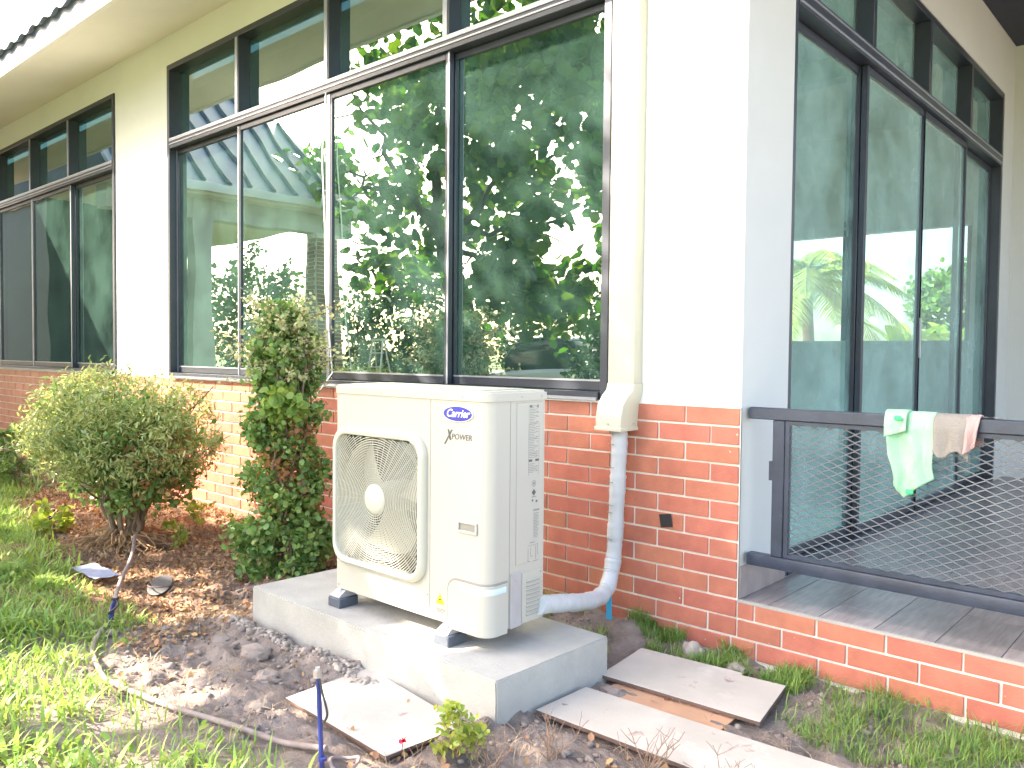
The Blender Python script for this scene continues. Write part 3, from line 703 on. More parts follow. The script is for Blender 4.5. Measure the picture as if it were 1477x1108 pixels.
mb.build('wiring_sketch', PLIGHT, A)
# warning triangle
mb = MB(); c0 = (ax_+.765, az_+.093); mb.prism([(c0[0]-.027, c0[1]-.018), (c0[0]+.027, c0[1]-.018), (c0[0], c0[1]+.03)], ay_-.0012, ay_-.0002, 'y'); wt = mb.build('warning_sticker', YELLOW, A)
mb = MB(); mb.prism([(c0[0]+.004, c0[1]+.014), (c0[0]-.008, c0[1]-.001), (c0[0]-.001, c0[1]-.001), (c0[0]-.005, c0[1]-.013), (c0[0]+.008, c0[1]+.004), (c0[0]+.001, c0[1]+.004)], ay_-.0018, ay_-.0013, 'y'); mb.build('lightning_mark', BLACK, wt)
mb = MB(); [mb.box(q3(.743, -.0008, .052-i*.006), q3(.787-.006*(i % 2), -.0003, .0545-i*.006)) for i in range(3)]; mb.build('small_print', PLIGHT, wt)
# screws
for (u, z) in ((.03, .955), (.36, .985), (.66, .985), (.9, .985), (.03, .02), (.60, .03), (.72, .03), (.79, .05), (.68, .10), (.86, .01)):
    MB().tube([q3(u, -.0085 if z > .97 else -.003, z), q3(u, .001, z)], .004, 8).build('screw', GALV, A)
for (y, z) in ((.20, .985), (.33, .985), (.335, .21), (.335, .015), (.17, .2), (.17, .02), (.12, .19), (.12, .01)):
    MB().tube([(X0+.008 if z < .97 else X0+.009, ay_+y, az_+z), (X0-.001, ay_+y, az_+z)], .004, 8).build('screw', GALV, A)
# feet
for fx in (-1.512, -.742):
    for (fy, nm) in ((-1.195, 0), (-.86, 1)):
        ft = MB().box((fx-.048, fy-.058, .192), (fx+.048, fy+.058, .242), .005).build('foot', RUBBER, A, smooth=True)
        mb = MB(); mb.prism([(fy-.05, .2425), (fy+.055, .2425), (fy+.055, .278), (fy-.004, .278), (fy-.042, .256), (fy-.05, .2475)], fx-.036, fx+.036, 'x'); mb.build('bracket', GALV, ft)
        MB().tube([(fx, fy-.022, .268), (fx, fy-.028, .279)], .011, 6).build('bolt', PWHITE, ft)

# wrapped pipe, trunking
TR = thing('pipe_trunking', (-.64, 0, 1.06), 'cream plastic pipe trunking running down the white wall to a flared elbow', 'pipe cover')
B('trunking_channel', (-.722, -.078, 1.275), (-.560, .004, 4.3), PIPEC, TR, .008)
P0 = []
for (zz, xa, xb, yf) in ((1.30, -.728, -.554, -.082), (1.262, -.732, -.556, -.088), (1.235, -.735, -.562, -.12), (1.19, -.742, -.573, -.148), (1.12, -.746, -.579, -.158), (1.075, -.746, -.58, -.158), (1.07, -.752, -.575, -.164), (1.055, -.752, -.575, -.164)):
    ring_ = []; rc = .016
    for (sx_, t0_) in ((-1, 270), (1, 360)):
        pass
    ring_ = [(xa, .002, zz), (xa, yf+rc, zz), (xa+rc*.3, yf+rc*.3, zz), (xa+rc, yf, zz), (xb-rc, yf, zz), (xb-rc*.3, yf+rc*.3, zz), (xb, yf+rc, zz), (xb, .002, zz)]
    P0.append(ring_)
MB().grid(P0).build('trunking_elbow', PIPEC, TR, smooth=True)
for z_ in (1.285, 1.09): MB().tube([(-.66, -.09 if z_ > 1.2 else -.166, z_), (-.66, -.05, z_)], .004, 6).build('screw', GALV, TR)
for z_ in (1.285, 1.09): MB().tube([(-.555 if z_ > 1.2 else -.573, -.05, z_), (-.60, -.05, z_)], .004, 6).build('screw', GALV, TR)
PI = thing('wrapped_pipe', (-.6, -.5, 0), 'grey tape wrapped refrigerant pipe curving from the unit up the brick wall', 'pipe')
pts = [(-.515, -.885, .335), (-.53, -.78, .315), (-.55, -.65, .285), (-.575, -.5, .25), (-.6, -.37, .225), (-.625, -.26, .215), (-.645, -.17, .235), (-.658, -.115, .30), (-.662, -.085, .40), (-.66, -.075, .55), (-.652, -.075, .75), (-.642, -.078, .95), (-.64, -.08, 1.08)]
pts = [Vector(p) for p in pts]; dense = []; rad = []
for i in range(len(pts)-1):
    p0, p1, p2, p3 = pts[max(i-1, 0)], pts[i], pts[i+1], pts[min(i+2, len(pts)-1)]
    for k in range(14):
        t_ = k/14; a = .5*((2*p1)+(p2-p0)*t_+(2*p0-5*p1+4*p2-p3)*t_**2+(3*p1-p0-3*p2+p3)*t_**3); dense.append(a)
for i, p in enumerate(dense):
    tt = i/len(dense); rad.append(.042+.0015*math.sin(i*.37)+.002*((i % 9) == 0)-.0015*((i % 9) == 1)+.0015*random.uniform(-1, 1))
MB().tube(dense, rad, 16).build('pipe_wrap', WRAP, PI, smooth=True)
for z in (.48, .62, .66, .78, .86, .98): MB().tube([(-.697, -.10, z), (-.675, -.122, z+.004), (-.645, -.125, z+.002)], .0022, 5).build('tape_fold', PLIGHT, PI)
B('tape_end', (-.672, -.135, .06), (-.640, -.128, .205), BTAG, PI, .001); B('sensor_wire', (-.69, -.13, .19), (-.668, -.122, .225), BLACK, PI)
mb = MB(); mb.box((-.43, -.0125, .57), (-.362, -.0062, .635), .001)
for i, v in enumerate(mb.v): mb.v[i] = (v[0]+(v[2]-.6)*-.18, v[1], v[2]+(v[0]+.4)*.18)
tag(mb.build('wall_patch', BLACK, None, (-.4, 0, .6)), 'small square black patch stuck on the brick wall right of the pipe', 'patch')
wr = MB(); wr.tube([(-3.33, -.03, 3.37), (-3.36, -.04, 2.9), (-3.31, -.05, 2.4), (-3.30, -.05, 1.9), (-3.2, -.06, 1.3), (-3.05, -.3, 1.15)], .005, 5)
tag(wr.build('loose_wire', LYOUNG if False else PWHITE), 'thin pale wire hanging in front of the big window mullion', 'wire')

# ------------------------------------------------------------------ terrace railing
RL = thing('terrace_railing', (1.2, .08, .277), 'dark steel terrace railing with diamond expanded mesh above the wood look ledge', 'railing')
RX1 = 2.6
B('top_rail', (.015, .052, 1.147), (RX1, .104, 1.203), STEEL, RL, .004); B('bottom_rail', (.018, .046, .442), (RX1, .104, .50), STEEL, RL, .006)
B('post', (.135, .056, .501), (.192, .102, 1.146), STEEL, RL, .003); B('post', (2.54, .056, .501), (RX1, .102, 1.146), STEEL, RL, .003)
mf = MB(); mf.box((.194, .062, .502), (.214, .09, 1.145)); mf.box((.2145, .062, .502), (2.539, .09, .520)); mf.box((.2145, .062, 1.127), (2.539, .09, 1.145)); mf.build('mesh_frame', STEEL, RL)
B('hinge', (.118, .06, .86), (.1345, .095, .95), STEEL, RL)
DW, DH = .0735, .0365
nzig = int(round((2.54-.214)/(DW/2)))
def zig(flip):
    pts_ = [(i*DW/2, 0, (DH/2-.0012) if (i+flip) % 2 else .0012) for i in range(nzig+1)]
    mb = MB()
    k = 0
    for i, p in enumerate(pts_):
        w_, h_ = .0015, .0026
        mb.v += [(p[0], -w_, p[2]-h_), (p[0], w_, p[2]-h_), (p[0], w_, p[2]+h_), (p[0], -w_, p[2]+h_)]
    for i in range(nzig):
        for j in range(4): mb.f.append((i*4+j, i*4+(j+1) % 4, i*4+4+(j+1) % 4, i*4+4+j))
    me = bpy.data.meshes.new('mesh_strand'); me.from_pydata(mb.v, [], mb.f); me.materials.append(MESHM); return me
zm = [zig(0), zig(1)]
for k in range(int((1.13-.52)/(DH/2))+1): link('mesh_strand', zm[k % 2], RL, (.214, .076, .518+k*DH/2))

# cloths on the rail
def cloth(name, m, xa, xb, length, shape, label, thick=.006, back=.12, seed=0, foldamp=.012):
    nu, nv = 28, 48; P = []
    for j in range(nv+1):
        row_ = []
        for i in range(nu+1):
            u = i/nu; L_front = length(u); tot = back+.055+L_front; s_ = j/nv*tot
            xx = xa+(xb-xa)*u
            wv = (float(fbm(np.array([u*4+seed]), np.array([s_*6]), 3, seed))-.5)
            if s_ < back: y, z = .108+.004, 1.207-(back-s_)
            elif s_ < back+.055: y, z = .112-(s_-back)/.055*.066, 1.208+.008*math.sin((s_-back)/.055*math.pi)
            else:
                dd = s_-back-.055; y, z = .044-.012*min(dd/.05, 1)+wv*foldamp*2*min(dd/.1, 1)-.01*math.sin(u*9+seed)*min(dd/.15, 1), 1.205-dd
                xx = shape(u, dd, xx)
            row_.append((xx+wv*.01, y, z+wv*.004))
        P.append(row_)
    F_ = MB().grid(P); o = F_.build(name, m, None, ((xa+xb)/2, .08, 1.2), smooth=True)
    md = o.modifiers.new('thickness', 'SOLIDIFY'); md.thickness = thick; md.offset = 0
    return tag(o, label, 'cloth')
cloth('towel', MINT, .652, .84, lambda u: .30+.05*min(u/.25, 1)-.12*max(0, u-.25), lambda u, d, x: x+.16*max(0, d-.05)*(1-u)**1.3+.012*math.sin(d*30+u*5)*.5, 'mint green towel hanging over the terrace rail, longest of the hung cloths', .009, seed=2, foldamp=.02)
fl_ = cloth('towel_flap', MINT, .650, .735, lambda u: .10-.03*u, lambda u, d, x: x, 'x', .012, seed=5)
tw = bpy.data.objects['towel']; fl_.parent = tw; fl_.location = Vector(fl_.location)-Vector(tw.location)+Vector((0, -.016, .004))
del fl_['label']; del fl_['category']
for (px_, pz_) in ((.708, 1.19), (.76, .885)):
    mb = MB(); mb.box((px_-.017, .0 if pz_ > 1 else .004, pz_-.009), (px_+.013, .01 if pz_ > 1 else .012, pz_+.012), .005)
    WL[tw.name] = Vector(((.655+.838)/2, .08, 1.2)); mb.build('green_patch', MINTD, tw, None, smooth=True)
cloth('rag', RAG, .834, .965, lambda u: .145+.02*math.sin(u*7)+.02*u, lambda u, d, x: x, 'short grey beige rag hanging on the terrace rail beside the mint towel', seed=8)
cloth('pink_rag', PINK, .958, 1.005, lambda u: .155-.04*u, lambda u, d, x: x-.12*d, 'narrow pink rag on the terrace rail, right of the grey rag', seed=11)
mb = MB(); mb.grid([[(1.0+.012*i, .06+.04*j/6, 1.207+.006*float(fbm(np.array([i*.7]), np.array([j*.6]), 2, 4))) for i in range(9)] for j in range(7)])
WL[bpy.data.objects['pink_rag'].name] = Vector(bpy.data.objects['pink_rag'].location); mb.build('loose_end', RAG, bpy.data.objects['pink_rag'], smooth=True)

# ------------------------------------------------------------------ foliage helpers
T_OVAL = np.array([(0, 0, 0), (.32, .28, .07), (.30, .68, .07), (0, 1, 0), (-.30, .68, .07), (-.32, .28, .07)], float)
T_ROUND = np.array([(0, 0, 0), (.46, .22, .08), (.5, .66, .1), (0, .98, 0), (-.5, .66, .1), (-.46, .22, .08)], float)
T_LONG = np.array([(0, 0, 0), (.13, .3, .03), (.12, .65, .0), (0, 1, -.12), (-.12, .65, .0), (-.13, .3, .03)], float)
FQ = np.array([(0, 1, 2, 3), (0, 3, 4, 5)])
def rotm(n, upbias=.5, g=None):
    """random leaf frames: y axis = leaf direction, z = leaf normal"""
    g = g or rng
    d = g.normal(size=(n, 3)); d[:, 2] -= .25; d /= np.linalg.norm(d, axis=1)[:, None]
    nr_ = g.normal(size=(n, 3))*(1-upbias)+np.array([0, 0, 1])*upbias*2; nr_ -= (nr_*d).sum(1)[:, None]*d; nr_ /= np.linalg.norm(nr_, axis=1)[:, None]+1e-9
    x = np.cross(d, nr_); return np.stack([x, d, nr_], 1)        # rows are axes
def leaves(name, P, size, m, parent=None, T=T_OVAL, upbias=.4, jit=.35, kind=None, Rm=None, loc=None):
    P = np.asarray(P, float); n = len(P); Rm = rotm(n, upbias) if Rm is None else Rm
    s = np.asarray(size)*(1+rng.uniform(-jit, jit, n)); V = (T[None]*s[:, None, None])@Rm+P[:, None]
    F = (FQ[None]+(np.arange(n)*6)[:, None, None]).reshape(-1, 4)
    o = fast(name, V.reshape(-1, 3), F, m, parent, loc)
    if kind: o['kind'] = kind
    return o
def ball(n, c, r, shell=.5, lo=-1):
    d = rng.normal(size=(n*2, 3)); d /= np.linalg.norm(d, axis=1)[:, None]; d = d[d[:, 2] > lo][:n]
    rad = shell+(1-shell)*rng.random(len(d))**.6
    return np.array(c)+d*rad[:, None]*np.array(r)
def clumps(n, c, r, k, cr, shell=.4, lo=-1):
    cc = ball(k, c, r, shell, lo); i = rng.integers(0, len(cc), n)
    return cc[i]+rng.normal(size=(n, 3))*cr*.5
def limb(mb, p0, p1, r0_, r1_, wob=.1, n=6, sides=7):
    p0 = Vector(p0); p1 = Vector(p1); L_ = (p1-p0).length; pts_ = []
    for i in range(n+1):
        t_ = i/n; w_ = wob*L_*math.sin(math.pi*t_); pts_.append(p0.lerp(p1, t_)+Vector((random.uniform(-1, 1), random.uniform(-1, 1), random.uniform(-.6, .6)))*w_*.5)
    mb.tube(pts_, [r0_+(r1_-r0_)*i/n for i in range(n+1)], sides); return pts_

# ------------------------------------------------------------------ rounded shrub
S1 = thing('rounded_shrub', (-4.4, -1.05, 0), 'round pale leaved shrub on bare roots left of the tall narrow shrub', 'shrub')
tr = MB(); tips = []
for k in range(15):
    a = k*2.4; b0_ = (-4.4+.07*math.cos(a), -1.05+.07*math.sin(a), .0); m0 = (-4.4+.2*math.cos(a)*random.uniform(.4, 1), -1.05+.2*math.sin(a), random.uniform(.35, .5))
    limb(tr, b0_, m0, .022, .015, .1); e_ = (-4.42+random.uniform(-.6, .6), -1.05+random.uniform(-.5, .5), random.uniform(.8, 1.2)); limb(tr, m0, e_, .014, .004, .12)
    for j in range(3): limb(tr, m0, (-4.42+random.uniform(-.7, .7), -1.05+random.uniform(-.6, .6), random.uniform(.5, 1.15)), .008, .003, .15, 5, 5)
tr.build('trunk', BARK, S1, smooth=True)
rt_ = MB()
for k in range(90):
    a = random.uniform(0, 6.28); L_ = random.uniform(.15, .5); x0_, y0_ = -4.4+.1*math.cos(a), -1.07+.1*math.sin(a)
    x1_, y1_ = x0_+L_*math.cos(a+random.uniform(-.4, .4)), y0_+L_*math.sin(a)*.8
    limb(rt_, (x0_, y0_, random.uniform(.02, .14)), (x1_, y1_, gz(x1_, y1_)-.01), random.uniform(.005, .012), .003, .25, 6, 5)
rt_.build('roots', ROOTS, S1, smooth=True)
c1 = (-4.45, -1.05, .82)
pp = clumps(13500, c1, (.72, .60, .44), 170, .13, .5, -.75); pp2 = clumps(4500, (-4.35, -1.0, .5), (.45, .4, .22), 90, .1, .3)
sil = clumps(2600, c1, (.80, .66, .52), 130, .07, .9, -.5); leaves('foliage', np.concatenate([pp, sil]), .046, LSHR1, S1, T_LONG, .45, kind='stuff')
leaves('foliage', np.concatenate([pp2, clumps(4500, c1, (.62, .5, .36), 160, .12, .3)]), .04, LSHR2, S1, T_OVAL, .35, kind='stuff')
leaves('foliage', clumps(650, (-4.2, -.95, .62), (.5, .4, .3), 60, .09), .04, LRED, S1, T_OVAL, .35, kind='stuff')
for k in range(9):
    q = ball(1, c1, (.66, -.45, .36), .95)[0]; q[1] = -1.05-abs(q[1]+1.05); leaves('flower', np.repeat([q], 6, 0), .03, LWHITE, S1, T_ROUND, .2)

# ------------------------------------------------------------------ tall narrow shrub
S2 = thing('column_shrub', (-2.8, -.71, 0), 'tall narrow glossy leaved shrub with pale top sprigs beside the outdoor unit', 'shrub')
tr = MB()
for k in range(16):
    a = k*2.39; x0_ = -2.8+.13*math.cos(a); y0_ = -.71+.1*math.sin(a); limb(tr, (x0_, y0_, 0), (x0_+random.uniform(-.12, .12), y0_+random.uniform(-.1, .1), random.uniform(1.2, 1.75)), .012, .004, .06, 8, 6)
for k in range(110):
    a = random.uniform(0, 6.28); z0_ = random.uniform(1.25, 1.72); L_ = random.uniform(.15, .4) if k % 4 else random.uniform(.38, .52)
    e_ = Vector((-2.8+L_*math.cos(a), -.71+L_*math.sin(a)*.8, z0_+random.uniform(-.04, .16))); pts_ = limb(tr, (-2.8+.05*math.cos(a), -.71, z0_), e_, .004, .0015, .1, 6, 4); tips.append(pts_)
tr.build('trunk', BARK, S2, smooth=True)
pp = []
for z0_, z1_, rx_, n in ((.02, .42, .36, 3800), (.4, .85, .27, 2500), (.8, 1.2, .25, 2300), (1.15, 1.6, .21, 2900), (1.5, 1.74, .13, 900)):
    pp.append(clumps(n, (-2.8, -.71, (z0_+z1_)/2), (rx_, rx_*.9, (z1_-z0_)/2*1.25), 62, .075, .5))
pp = np.concatenate(pp); pp = pp[pp[:, 2] > .02]; leaves('foliage', pp, .032, LSHR2, S2, T_ROUND, .35, kind='stuff')
leaves('foliage', clumps(1100, (-2.78, -.7, .75), (.2, .2, .45), 60, .08, .2), .038, LRED, S2, T_OVAL, .3, kind='stuff')
pl_ = [np.array(p)+rng.normal(size=3)*.012 for t_ in tips for p in t_[2:] for _ in range(5)]
leaves('foliage', np.concatenate([np.array(pl_), clumps(420, (-2.8, -.71, 1.45), (.19, .18, .33), 40, .08, .6)]), .024, LYOUNG, S2, T_OVAL, .3, kind='stuff')
leaves('foliage', clumps(260, (-2.62, -.82, 1.12), (.14, .08, .1), 12, .06), .052, LGRASS, S2, T_ROUND, .3, kind='stuff')

# small plants
def small_plant(x, y, h, spread, n, m, label, name='small_plant', size=.036, cat='plant', T=T_OVAL, group=None, stems=6):
    t_ = thing(name, (x, y, 0), label, cat, group); z0_ = gz(x, y); mb = MB()
    for k in range(stems): limb(mb, (x, y, z0_-.01), (x+random.uniform(-1, 1)*spread*.8, y+random.uniform(-1, 1)*spread*.8, z0_+h*random.uniform(.5, 1)), .004, .0015, .12, 5, 5)
    mb.build('stem', TWIG, t_); leaves('foliage', clumps(n, (x, y, z0_+h*.55), (spread, spread, h*.5), max(6, n//14), .03, .2), size, m, t_, T, .5, kind='stuff'); return t_
small_plant(-4.07, -.85, .2, .10, 150, LYEL, 'bright yellow green seedling in dry leaves, front one behind the round shrub')
small_plant(-4.5, -.45, .24, .12, 150, LYEL, 'bright yellow green seedling in dry leaves nearest the sunlit brick wall')
small_plant(-3.9, -.42, .2, .14, 160, LYEL, 'low yellow green weed at the wall foot between the two shrubs')
small_plant(-7.9, -.75, .62, .34, 1600, LSHR2, 'dark green bush cut off by the left picture edge', 'low_bush', .045, 'bush')
fp_ = small_plant(-.24, -1.64, .17, .11, 330, LYEL, 'small yellowish leaved plant in front of the concrete slab', 'flowering_plant', .026)
r_ = thing('red_flower', (-.42, -1.74, 0), 'single tiny red flower at the bottom edge left of the yellowish plant', 'flower')
mb = MB(); mb.tube([(-.42, -1.74, 0), (-.415, -1.74, .06)], .0015, 5); mb.build('stem', TWIG, r_); leaves('petals', np.repeat([(-.415, -1.74, .06)], 9, 0), .02, LREDF, r_, T_ROUND, .4)
small_plant(-5.05, -1.35, .24, .12, 120, LYEL, 'yellow green leafy weed beside the far blue stake', size=.07)

def twigplant(x, y, h, n, label):
    mb = MB(); z0_ = gz(x, y)
    for k in range(n):
        e_ = Vector((x+random.uniform(-.14, .14), y+random.uniform(-.12, .12), z0_+h*random.uniform(.5, 1))); p_ = limb(mb, (x+random.uniform(-.02, .02), y, z0_-.02), e_, .0028, .0012, .12, 5, 5)
        for j in range(3): q_ = p_[random.randint(2, 4)]; limb(mb, q_, q_+Vector((random.uniform(-.05, .05), random.uniform(-.04, .04), random.uniform(.02, .07))), .0014, .0008, .1, 3, 4)
    tag(mb.build('bare_twigs', TWIG, None, (x, y, 0)), label, 'twigs')
twigplant(.30, -1.24, .15, 12, 'bare grey twigs standing at the near edge of the large loose tile')
twigplant(.02, -1.42, .15, 9, 'bare grey twigs in the soil between the yellowish plant and the large tile')
twigplant(-.12, -1.6, .13, 8, 'reddish bare twigs right behind the small yellowish plant')
twigplant(.55, -1.13, .1, 8, 'short bare twigs at the bottom edge furthest right on the large tile')

# ------------------------------------------------------------------ grass, litter, clods
def blades(name, X, Y, h, wd_, m, label, cat, lean=.5, segs=3, zoff=0):
    n = len(X); Z = ground_z(X, Y)+zoff; a = rng.uniform(0, 2*np.pi, n); L_ = h*rng.uniform(.5, 1.3, n); le = lean*rng.uniform(.2, 1.4, n); w_ = wd_*rng.uniform(.6, 1.3, n)
    V = np.zeros((n, (segs+1)*2, 3)); dx, dy = np.cos(a), np.sin(a)
    for s_ in range(segs+1):
        t_ = s_/segs; hh = L_*(t_-.35*le*t_*t_); out = L_*le*t_*t_; ww = w_*(1-t_)**.6*(.55+.45*min(1, t_*4))*.5+.0002
        cx_, cy_ = X+dx*out, Y+dy*out
        V[:, s_*2] = np.stack([cx_-dy*ww, cy_+dx*ww, Z+hh], -1); V[:, s_*2+1] = np.stack([cx_+dy*ww, cy_-dx*ww, Z+hh], -1)
    Fb = np.array([(2*s_, 2*s_+1, 2*s_+3, 2*s_+2) for s_ in range(segs)]); F = (Fb[None]+(np.arange(n)*(segs+1)*2)[:, None, None]).reshape(-1, 4)
    o = fast(name, V.reshape(-1, 3), F, m); return tag(o, label, cat, kind='stuff')
def scatter(n, x0, x1, y0, y1, f):
    X = rng.uniform(x0, x1, n); Y = rng.uniform(y0, y1, n); k = rng.random(n) < f(X, Y); return X[k], Y[k]
tuft = lambda X, Y, s=3.5, sd=3: np.clip((fbm(X*s, Y*s, 3, sd)-.42)*5, 0, 1)
fL = lambda X, Y: np.clip((gedge(X)-Y)/.2+.35, 0, 1)*(.25+.75*tuft(X, Y))
X, Y = scatter(52000, -9, -.2, -3.4, -.6, fL); blades('grass', X, Y, .085, .009, LGRASS, 'bright green broad bladed grass covering the left foreground', 'grass', .8)
X, Y = scatter(34000, -7, -.2, -3.0, -1.2, lambda X, Y: fL(X, Y)*tuft(X, Y, 2.2, 44)); blades('grass', X, Y, .12, .02, LGRASS, 'taller broad leaf weeds growing through the left grass', 'weeds', 1.0)
X, Y = scatter(16000, -14, -7, -4, -.2, lambda X, Y: np.clip((gedge(X)-Y)/.4+.5, 0, 1)); blades('grass', X, Y, .13, .02, LGRASS, 'distant sunlit grass by the far left window', 'grass', .8)
fR = lambda X, Y: (Y > -.62-.0*X)*(Y < -.02)*np.clip((X-.35)/.25, 0, 1)*(.12+.88*tuft(X, Y, 4.5, 12))
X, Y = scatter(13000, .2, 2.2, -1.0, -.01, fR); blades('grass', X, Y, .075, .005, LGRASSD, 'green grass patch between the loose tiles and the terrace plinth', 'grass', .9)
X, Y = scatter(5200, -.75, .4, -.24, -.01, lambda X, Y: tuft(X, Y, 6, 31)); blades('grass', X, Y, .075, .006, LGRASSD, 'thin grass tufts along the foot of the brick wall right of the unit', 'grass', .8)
X, Y = scatter(1500, -1.2, -.45, -.6, -.05, lambda X, Y: tuft(X, Y, 5, 37)); blades('grass', X, Y, .09, .007, LGRASS, 'grass tufts behind the concrete slab under the wrapped pipe', 'grass', .8)
X, Y = scatter(7000, -2.6, 1.6, -2.3, -.05, lambda X, Y: tuft(X, Y, 3, 61)*.6); k = ~((X > -2.2) & (X < -.25) & (Y > -1.4)); X, Y = X[k], Y[k]
for t4 in TILES:
    tx = [p[0] for p in t4]; ty = [p[1] for p in t4]; k = ~((X > min(tx)) & (X < max(tx)) & (Y > min(ty)) & (Y < max(ty))); X, Y = X[k], Y[k]
X2, Y2 = scatter(9000, -5.5, -2.15, -1.9, -.1, lambda X, Y: np.clip((Y-gedge(X))/.3+.5, 0, 1)*tuft(X, Y, 3, 81)); X, Y = np.concatenate([X, X2]), np.concatenate([Y, Y2])
blades('dry_grass', X, Y, .06, .0028, LSTRAW, 'dry straw and root strands lying on the bare soil', 'straw', 2.2)
def litter(n, x0, x1, y0, y1, f, size, m, label, name='dry_leaves', zo=.008):
    X, Y = scatter(n, x0, x1, y0, y1, f); P = np.stack([X, Y, ground_z(X, Y)+zo+rng.random(len(X))*.012], -1)
    o = leaves(name, P, size, m, None, T_OVAL, .75, .5); return tag(o, label, 'leaf litter', kind='stuff')
litter(34000, -7.5, -2.1, -2.0, -.05, lambda X, Y: np.clip((Y-gedge(X))/.3+.5, 0, 1)*(.3+.7*tuft(X, Y, 3, 70)), .027, LMULCH, 'brown dry leaf litter under the two shrubs')
litter(1500, -2.4, 1.2, -2.2, -.6, lambda X, Y: ((X < -2.2) | (Y < -1.45) | (X > -.2))*tuft(X, Y, 5, 90)*.6, .03, LMULCH, 'few dry leaves scattered on the bare soil')
litter(6000, -6, -.5, -2.8, -1.5, lambda X, Y: fL(X, Y)*tuft(X, Y, 4, 99)*.8, .035, LGRASS, 'small round ground cover leaves among the left grass', 'ground_cover', .03)
def clods(name, X, Y, smin, smax, m, label, cat='soil'):
    bm = bmesh.new(); bmesh.ops.create_icosphere(bm, subdivisions=1, radius=1); bm.verts.index_update(); T = np.array([v.co[:] for v in bm.verts]); FF = np.array([[v.index for v in f.verts] for f in bm.faces]); bm.free()
    n = len(X); s = smin*(smax/smin)**(rng.random(n)**2.2); sc_ = s[:, None]*rng.uniform(.6, 1.3, (n, 3)); sc_[:, 2] *= .7
    a = rng.uniform(0, 6.28, n); ca, sa = np.cos(a), np.sin(a); V = T[None]*(1+rng.uniform(-.28, .28, (n, len(T), 1)))*sc_[:, None]
    V = np.stack([V[..., 0]*ca[:, None]-V[..., 1]*sa[:, None], V[..., 0]*sa[:, None]+V[..., 1]*ca[:, None], V[..., 2]], -1)+np.stack([X, Y, ground_z(X, Y)+s*.25], -1)[:, None]
    F = (FF[None]+(np.arange(n)*len(T))[:, None, None]).reshape(-1, 3); return tag(fast(name, V.reshape(-1, 3), F, m), label, cat, kind='stuff')
def offt(X, Y, pad=0.0):
    k = ~((X > -2.16) & (X < -.25) & (Y > -1.40) & (Y < -.58))
    for t4 in TILES:
        tx = [p[0] for p in t4]; ty = [p[1] for p in t4]; k &= ~((X > min(tx)-pad) & (X < max(tx)+pad) & (Y > min(ty)-pad) & (Y < max(ty)+pad))
    return k
X, Y = scatter(15000, -3.2, 1.4, -2.4, -.02, lambda X, Y: offt(X, Y)*np.clip((Y-gedge(X))/.3+.6, 0, 1)*tuft(X, Y, 3, 13)); clods('soil_clods', X, Y, .002, .019, CLOD, 'loose crumbly grey brown soil around the concrete slab')
X, Y = scatter(900, -2.9, -.9, -2.1, -1.42, lambda X, Y: offt(X, Y)*.22*tuft(X, Y, 4, 17)); clods('soil_clods', X, Y, .01, .032, CLOD, 'bigger broken lumps of soil between hose and slab')
X, Y = scatter(900, -2.2, -.95, -1.48, -1.37, lambda X, Y: np.ones_like(X)); clods('gravel', X, Y, .006, .02, STONE, 'pinkish gravel along the front foot of the concrete slab', 'gravel')
# stones and lumps one can tell apart
def rock(x, y, s, m, label, name='stone', sq=.6, seed=1, cat='stone'):
    bm = bmesh.new(); bmesh.ops.create_icosphere(bm, subdivisions=3, radius=1)
    for v in bm.verts:
        q = v.co.copy(); k = 1+1.1*(float(fbm(np.array([q.x*2.2+seed*3+q.z]), np.array([q.y*2.2+q.z*1.7]), 5, seed))-.5); v.co = Vector((q.x*s*k*1.2, q.y*s*k, q.z*s*k*sq))
        v.co += Vector((x, y, gz(x, y)+s*sq*.3))
    mb = MB(); mb.bm(bm); tag(mb.build(name, m, None, (x, y, 0), smooth=True), label, cat)
rock(-.15, -.13, .05, STONE, 'reddish upright stone at the wall foot behind the slab corner', seed=4, sq=1.3)
rock(.08, -.16, .042, STONE, 'round grey stone at the wall foot near the small loose tile', seed=6)
rock(-1.62, -1.62, 0.064, CLOD, 'largest smooth clod of grey clay in front of the slab', 'clay_clod', .5, 9, 'clod')
rock(-1.35, -1.72, 0.056, CLOD, 'long clay clod lying left of the pale loose tile', 'clay_clod', .45, 12, 'clod')
rock(-1.55, -1.92, 0.053, CLOD, 'flat pale clay clod near the dusty hose', 'clay_clod', .35, 15, 'clod')
rock(-1.12, -1.9, 0.045, CLOD, 'clay clod between hose and loose tile', 'clay_clod', .45, 18, 'clod')
rock(-1.95, -1.6, 0.045, CLOD, 'dark clay clod left of the largest clod', 'clay_clod', .5, 22, 'clod')
rock(-.22, -1.05, .05, CLOD, 'dark soil lump against the near corner of the slab', 'clay_clod', .7, 25, 'clod')
rock(-.18, -.78, .045, CLOD, 'dark soil lump against the right side of the slab', 'clay_clod', .7, 28, 'clod')

